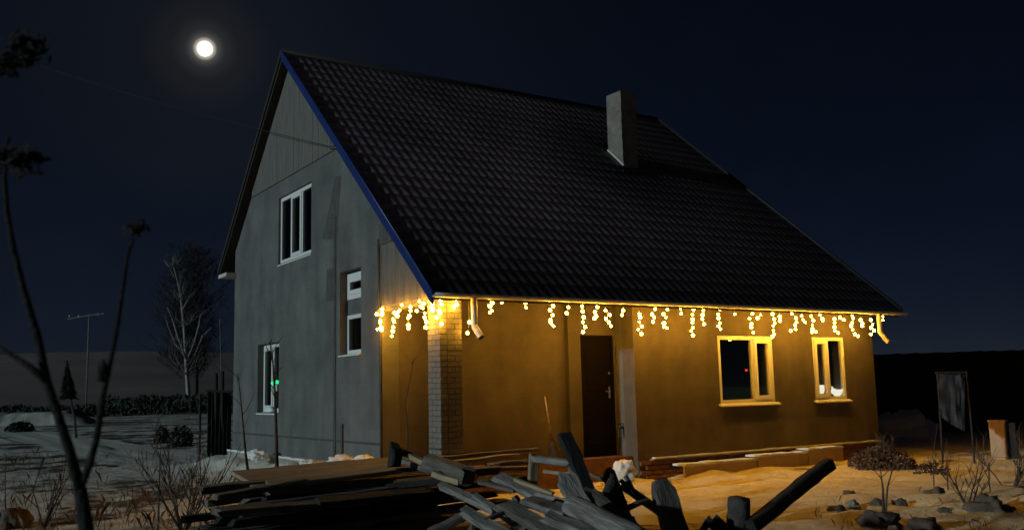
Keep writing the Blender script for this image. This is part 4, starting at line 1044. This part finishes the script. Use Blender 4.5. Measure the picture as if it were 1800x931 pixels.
for (u, v, rr_) in ((45, 90, .062), (38, 278, .06), (242, 402, .032), (5, 110, .05), (5, 280, .04)):
    bm = bmesh.new(); c = px(u, v, FD+.1)
    for i in range(110):
        q = Vector((random.gauss(0, .42), random.gauss(0, .5), random.gauss(0, .34)))*rr_; o = c+q
        s1 = Vector((random.uniform(-1, 1), random.uniform(-1, 1), random.uniform(-1, .6))).normalized()*rr_*.32; s2 = s1.cross(Vector((random.random(), random.random(), random.random()-.5))).normalized()*rr_*.17
        vs_ = [bm.verts.new(x_) for x_ in (o-s1, o+s2, o+s1, o-s2)]; bm.faces.new(vs_)
    obj('dry_leaves', bm, M['nearbark'], ft)

# ------------------------------------------------------------------ right edge: fence, tarp, box, clods
random.seed(12)
f0 = at_z(1500, 768); f0d = (f0-CAM).dot(FW)
A0 = px(1470, 768, 29); A0.z = 0; A1 = px(1990, 764, 27); A1.z = 0
fdir = (A1-A0).normalized(); Lf = (A1-A0).length
fc = empty('board_fence', A0, 'long tall black board fence in the dark beyond the house on the right', 'fence')
fence_top = px(1650, 612, 28).z
bme = boxbm(-.0885, .0885, -.012, .012, 0, fence_top); FB = bpy.data.meshes.new('board'); bmesh.ops.recalc_face_normals(bme, faces=bme.faces); bme.to_mesh(FB); bme.free(); FB.materials.append(M['fence'])
ang = atan2(fdir.y, fdir.x); k = 0
while k*.178 < Lf:
    p = A0+fdir*(k*.178)
    link('board', FB, fc, Matrix.Translation((p.x, p.y, -.1+random.uniform(-.012, .012))) @ Matrix.Rotation(ang, 4, 'Z') @ Matrix.Rotation(random.uniform(-.006, .006), 4, 'Z')); k += 1
for z_ in (.5, fence_top-.45):
    bm = bmesh.new(); nrm_ = Vector((-fdir.y, fdir.x, 0))*.05; tube(bm, [A0+nrm_+Vector((0, 0, z_)), A1+nrm_+Vector((0, 0, z_))], .04, 4); obj('rail', bm, M['fence'], fc)
# pale sheet brought nearer than the fence, out of the house's shadow
bm = bmesh.new(); grid = []
TD = 17.6
for j in range(13):
    row = []
    for i in range(11):
        u = 1650+46*i/10; vtop = 657+.5*i/10; vb = 728+30*(i/10)**.8; v = vtop+(vb-vtop)*j/12
        dd_ = TD+.10*noise.noise(Vector((i*.55, j*.18, 3)))+.06*noise.noise(Vector((i*1.1, j*.3, 8)))
        row.append(bm.verts.new(px(u+1.5*noise.noise(Vector((j*.4, i*.2, 0))), v, dd_)))
    grid.append(row)
for j in range(12):
    for i in range(10): bm.faces.new((grid[j][i], grid[j][i+1], grid[j+1][i+1], grid[j+1][i]))
bmesh.ops.solidify(bm, geom=bm.faces[:], thickness=.01)
tag(obj('tarp_sheet', bm, M['tarp'], None, True), 'pale bluish sheet with a slanting lower edge hanging in the dark at right', 'sheet')
bm = bmesh.new(); a = at_z(1700, 760); t_ = px(1699, 652, TD+.2); tube(bm, [Vector((t_.x, t_.y, -.1)), t_], .02, 6); tube(bm, [px(1644, 655, TD+.2), px(1700, 654, TD+.2)], .02, 5)  # made-up frame, added so the nearer sheet has something to hang on
tb = px(1648, 700, TD+.25); tube(bm, [Vector((tb.x, tb.y, -.1)), px(1648, 654, TD+.25)], .02, 6)
tag(obj('added_rack', bm, M['fence']), 'added dark post frame that holds the pale bluish sheet in the light', 'frame')
for (u, v, r_, sd_, lb) in ((1600, 765, .75, 3, 'long low heap of bluish snow against the black fence, wider one'), (1556, 762, .55, 7, 'low heap of bluish snow nearest the corner of the house')):
    c = at_z(u, v); lump('snow_heap', c+Vector((0, 0, .15)), r_, M['snowcap'], lb, 'snow heap', seed=sd_, sz=.75)
# upright box
bx = at_z(1760, 806); ub_ = empty('upright_box', bx, 'upright pale brown wooden box standing on the snow at the right edge', 'box')
a = radians(20); R = Matrix.Translation(bx) @ Matrix.Rotation(a, 4, 'Z')
for nm, dims in (('side', (-.17, .16, -.14, .14, .05, .72)), ('lid', (-.185, .175, -.155, .155, .722, .75)), ('base', (-.18, .17, -.15, .15, -.05, .047))):
    bm = boxbm(*dims); bmesh.ops.bevel(bm, geom=bm.edges[:], offset=.006, segments=1, affect='EDGES'); bm.transform(R); obj(nm, bm, M['box'], ub_)
bm = boxbm(-.06, .15, -.30, -.165, -.05, .70); bm.transform(R)  # dark block added in place of the box's shaded right side
tag(obj('box_shade_block', bm, M['fence']), 'dark block standing in for the shaded right side of the upright box', 'plank')
# frozen clods bottom right
cl = [(1600, 880, .13, 'square dark clod with two thin twigs beside it', 1.0), (1742, 905, .22, 'largest dark earth mound at the right edge', .75), (1545, 925, .20, 'broad dark earth clod at the bottom edge', .6), (1625, 930, .15, 'dark clod at the bottom edge right of the broad one', .7)]
for i, (u, v, r_, lb, sz) in enumerate(cl):
    c = at_z(u if i else 1650, v if i else 878); lump('earth_clod', c+Vector((0, 0, r_*.2)), r_, M['clod'], lb, 'clod', seed=i*3.1, sz=sz, k=.6)
for i in range(11):
    u = random.uniform(1490, 1810); v = random.uniform(868, 945); c = at_z(u, v); r_ = random.uniform(.04, .10)
    lump('earth_clod', c+Vector((0, 0, r_*.3)), r_, M['clod'] if i % 3 else M['dirtysnow'], 'small frozen clod among the rubble at bottom right' if i % 3 else 'small lump of snow among the rubble at bottom right', 'clod', 'clods in the trodden snow at bottom right' if i % 3 else 'snow lumps at bottom right', seed=i*1.7, k=.6)
c = at_z(1473, 898); lump('earth_clod', c, .12, M['clod'], 'lone dark clod on the open yellow snow', 'clod', seed=55, sz=.6, k=.6)
lump('stump', at_z(22, 925)+Vector((0, 0, .05)), .22, M['clod'], 'dark round stump at the bottom left corner', 'stump', seed=77, sz=.9, k=.25)

# withered grass blades at the front of the plot
random.seed(4)
bm = bmesh.new()
for i in range(1500):
    if i % 10 < 1: u = random.uniform(1430, 1830); v = random.uniform(862, 960)
    else: u = random.uniform(-40, 420); v = random.uniform(800, 960)
    if noise.noise(Vector((u*.012, v*.03, 2))) < -.02: continue
    c = at_z(u, v, .03); h_ = random.uniform(.05, .26)*(1 if i % 10 else .55); a = random.uniform(0, 2*pi); l_ = Vector((cos(a), sin(a), 0))*h_*random.uniform(.1, .7); s_ = Vector((-sin(a), cos(a), 0))*.004
    bm.faces.new([bm.verts.new(q) for q in (c-s_, c+s_, c+l_*.4+Vector((0, 0, h_*.7))+s_*.6, c+l_+Vector((0, 0, h_)))])
M['straw'] = mat('withered_grass', (.16, .11, .07), rough=.9, var=.5, scale=3)
tag(obj('dry_grass', bm, M['straw']), kind='stuff', label='withered grass blades sticking through the thin snow in front', cat='grass')
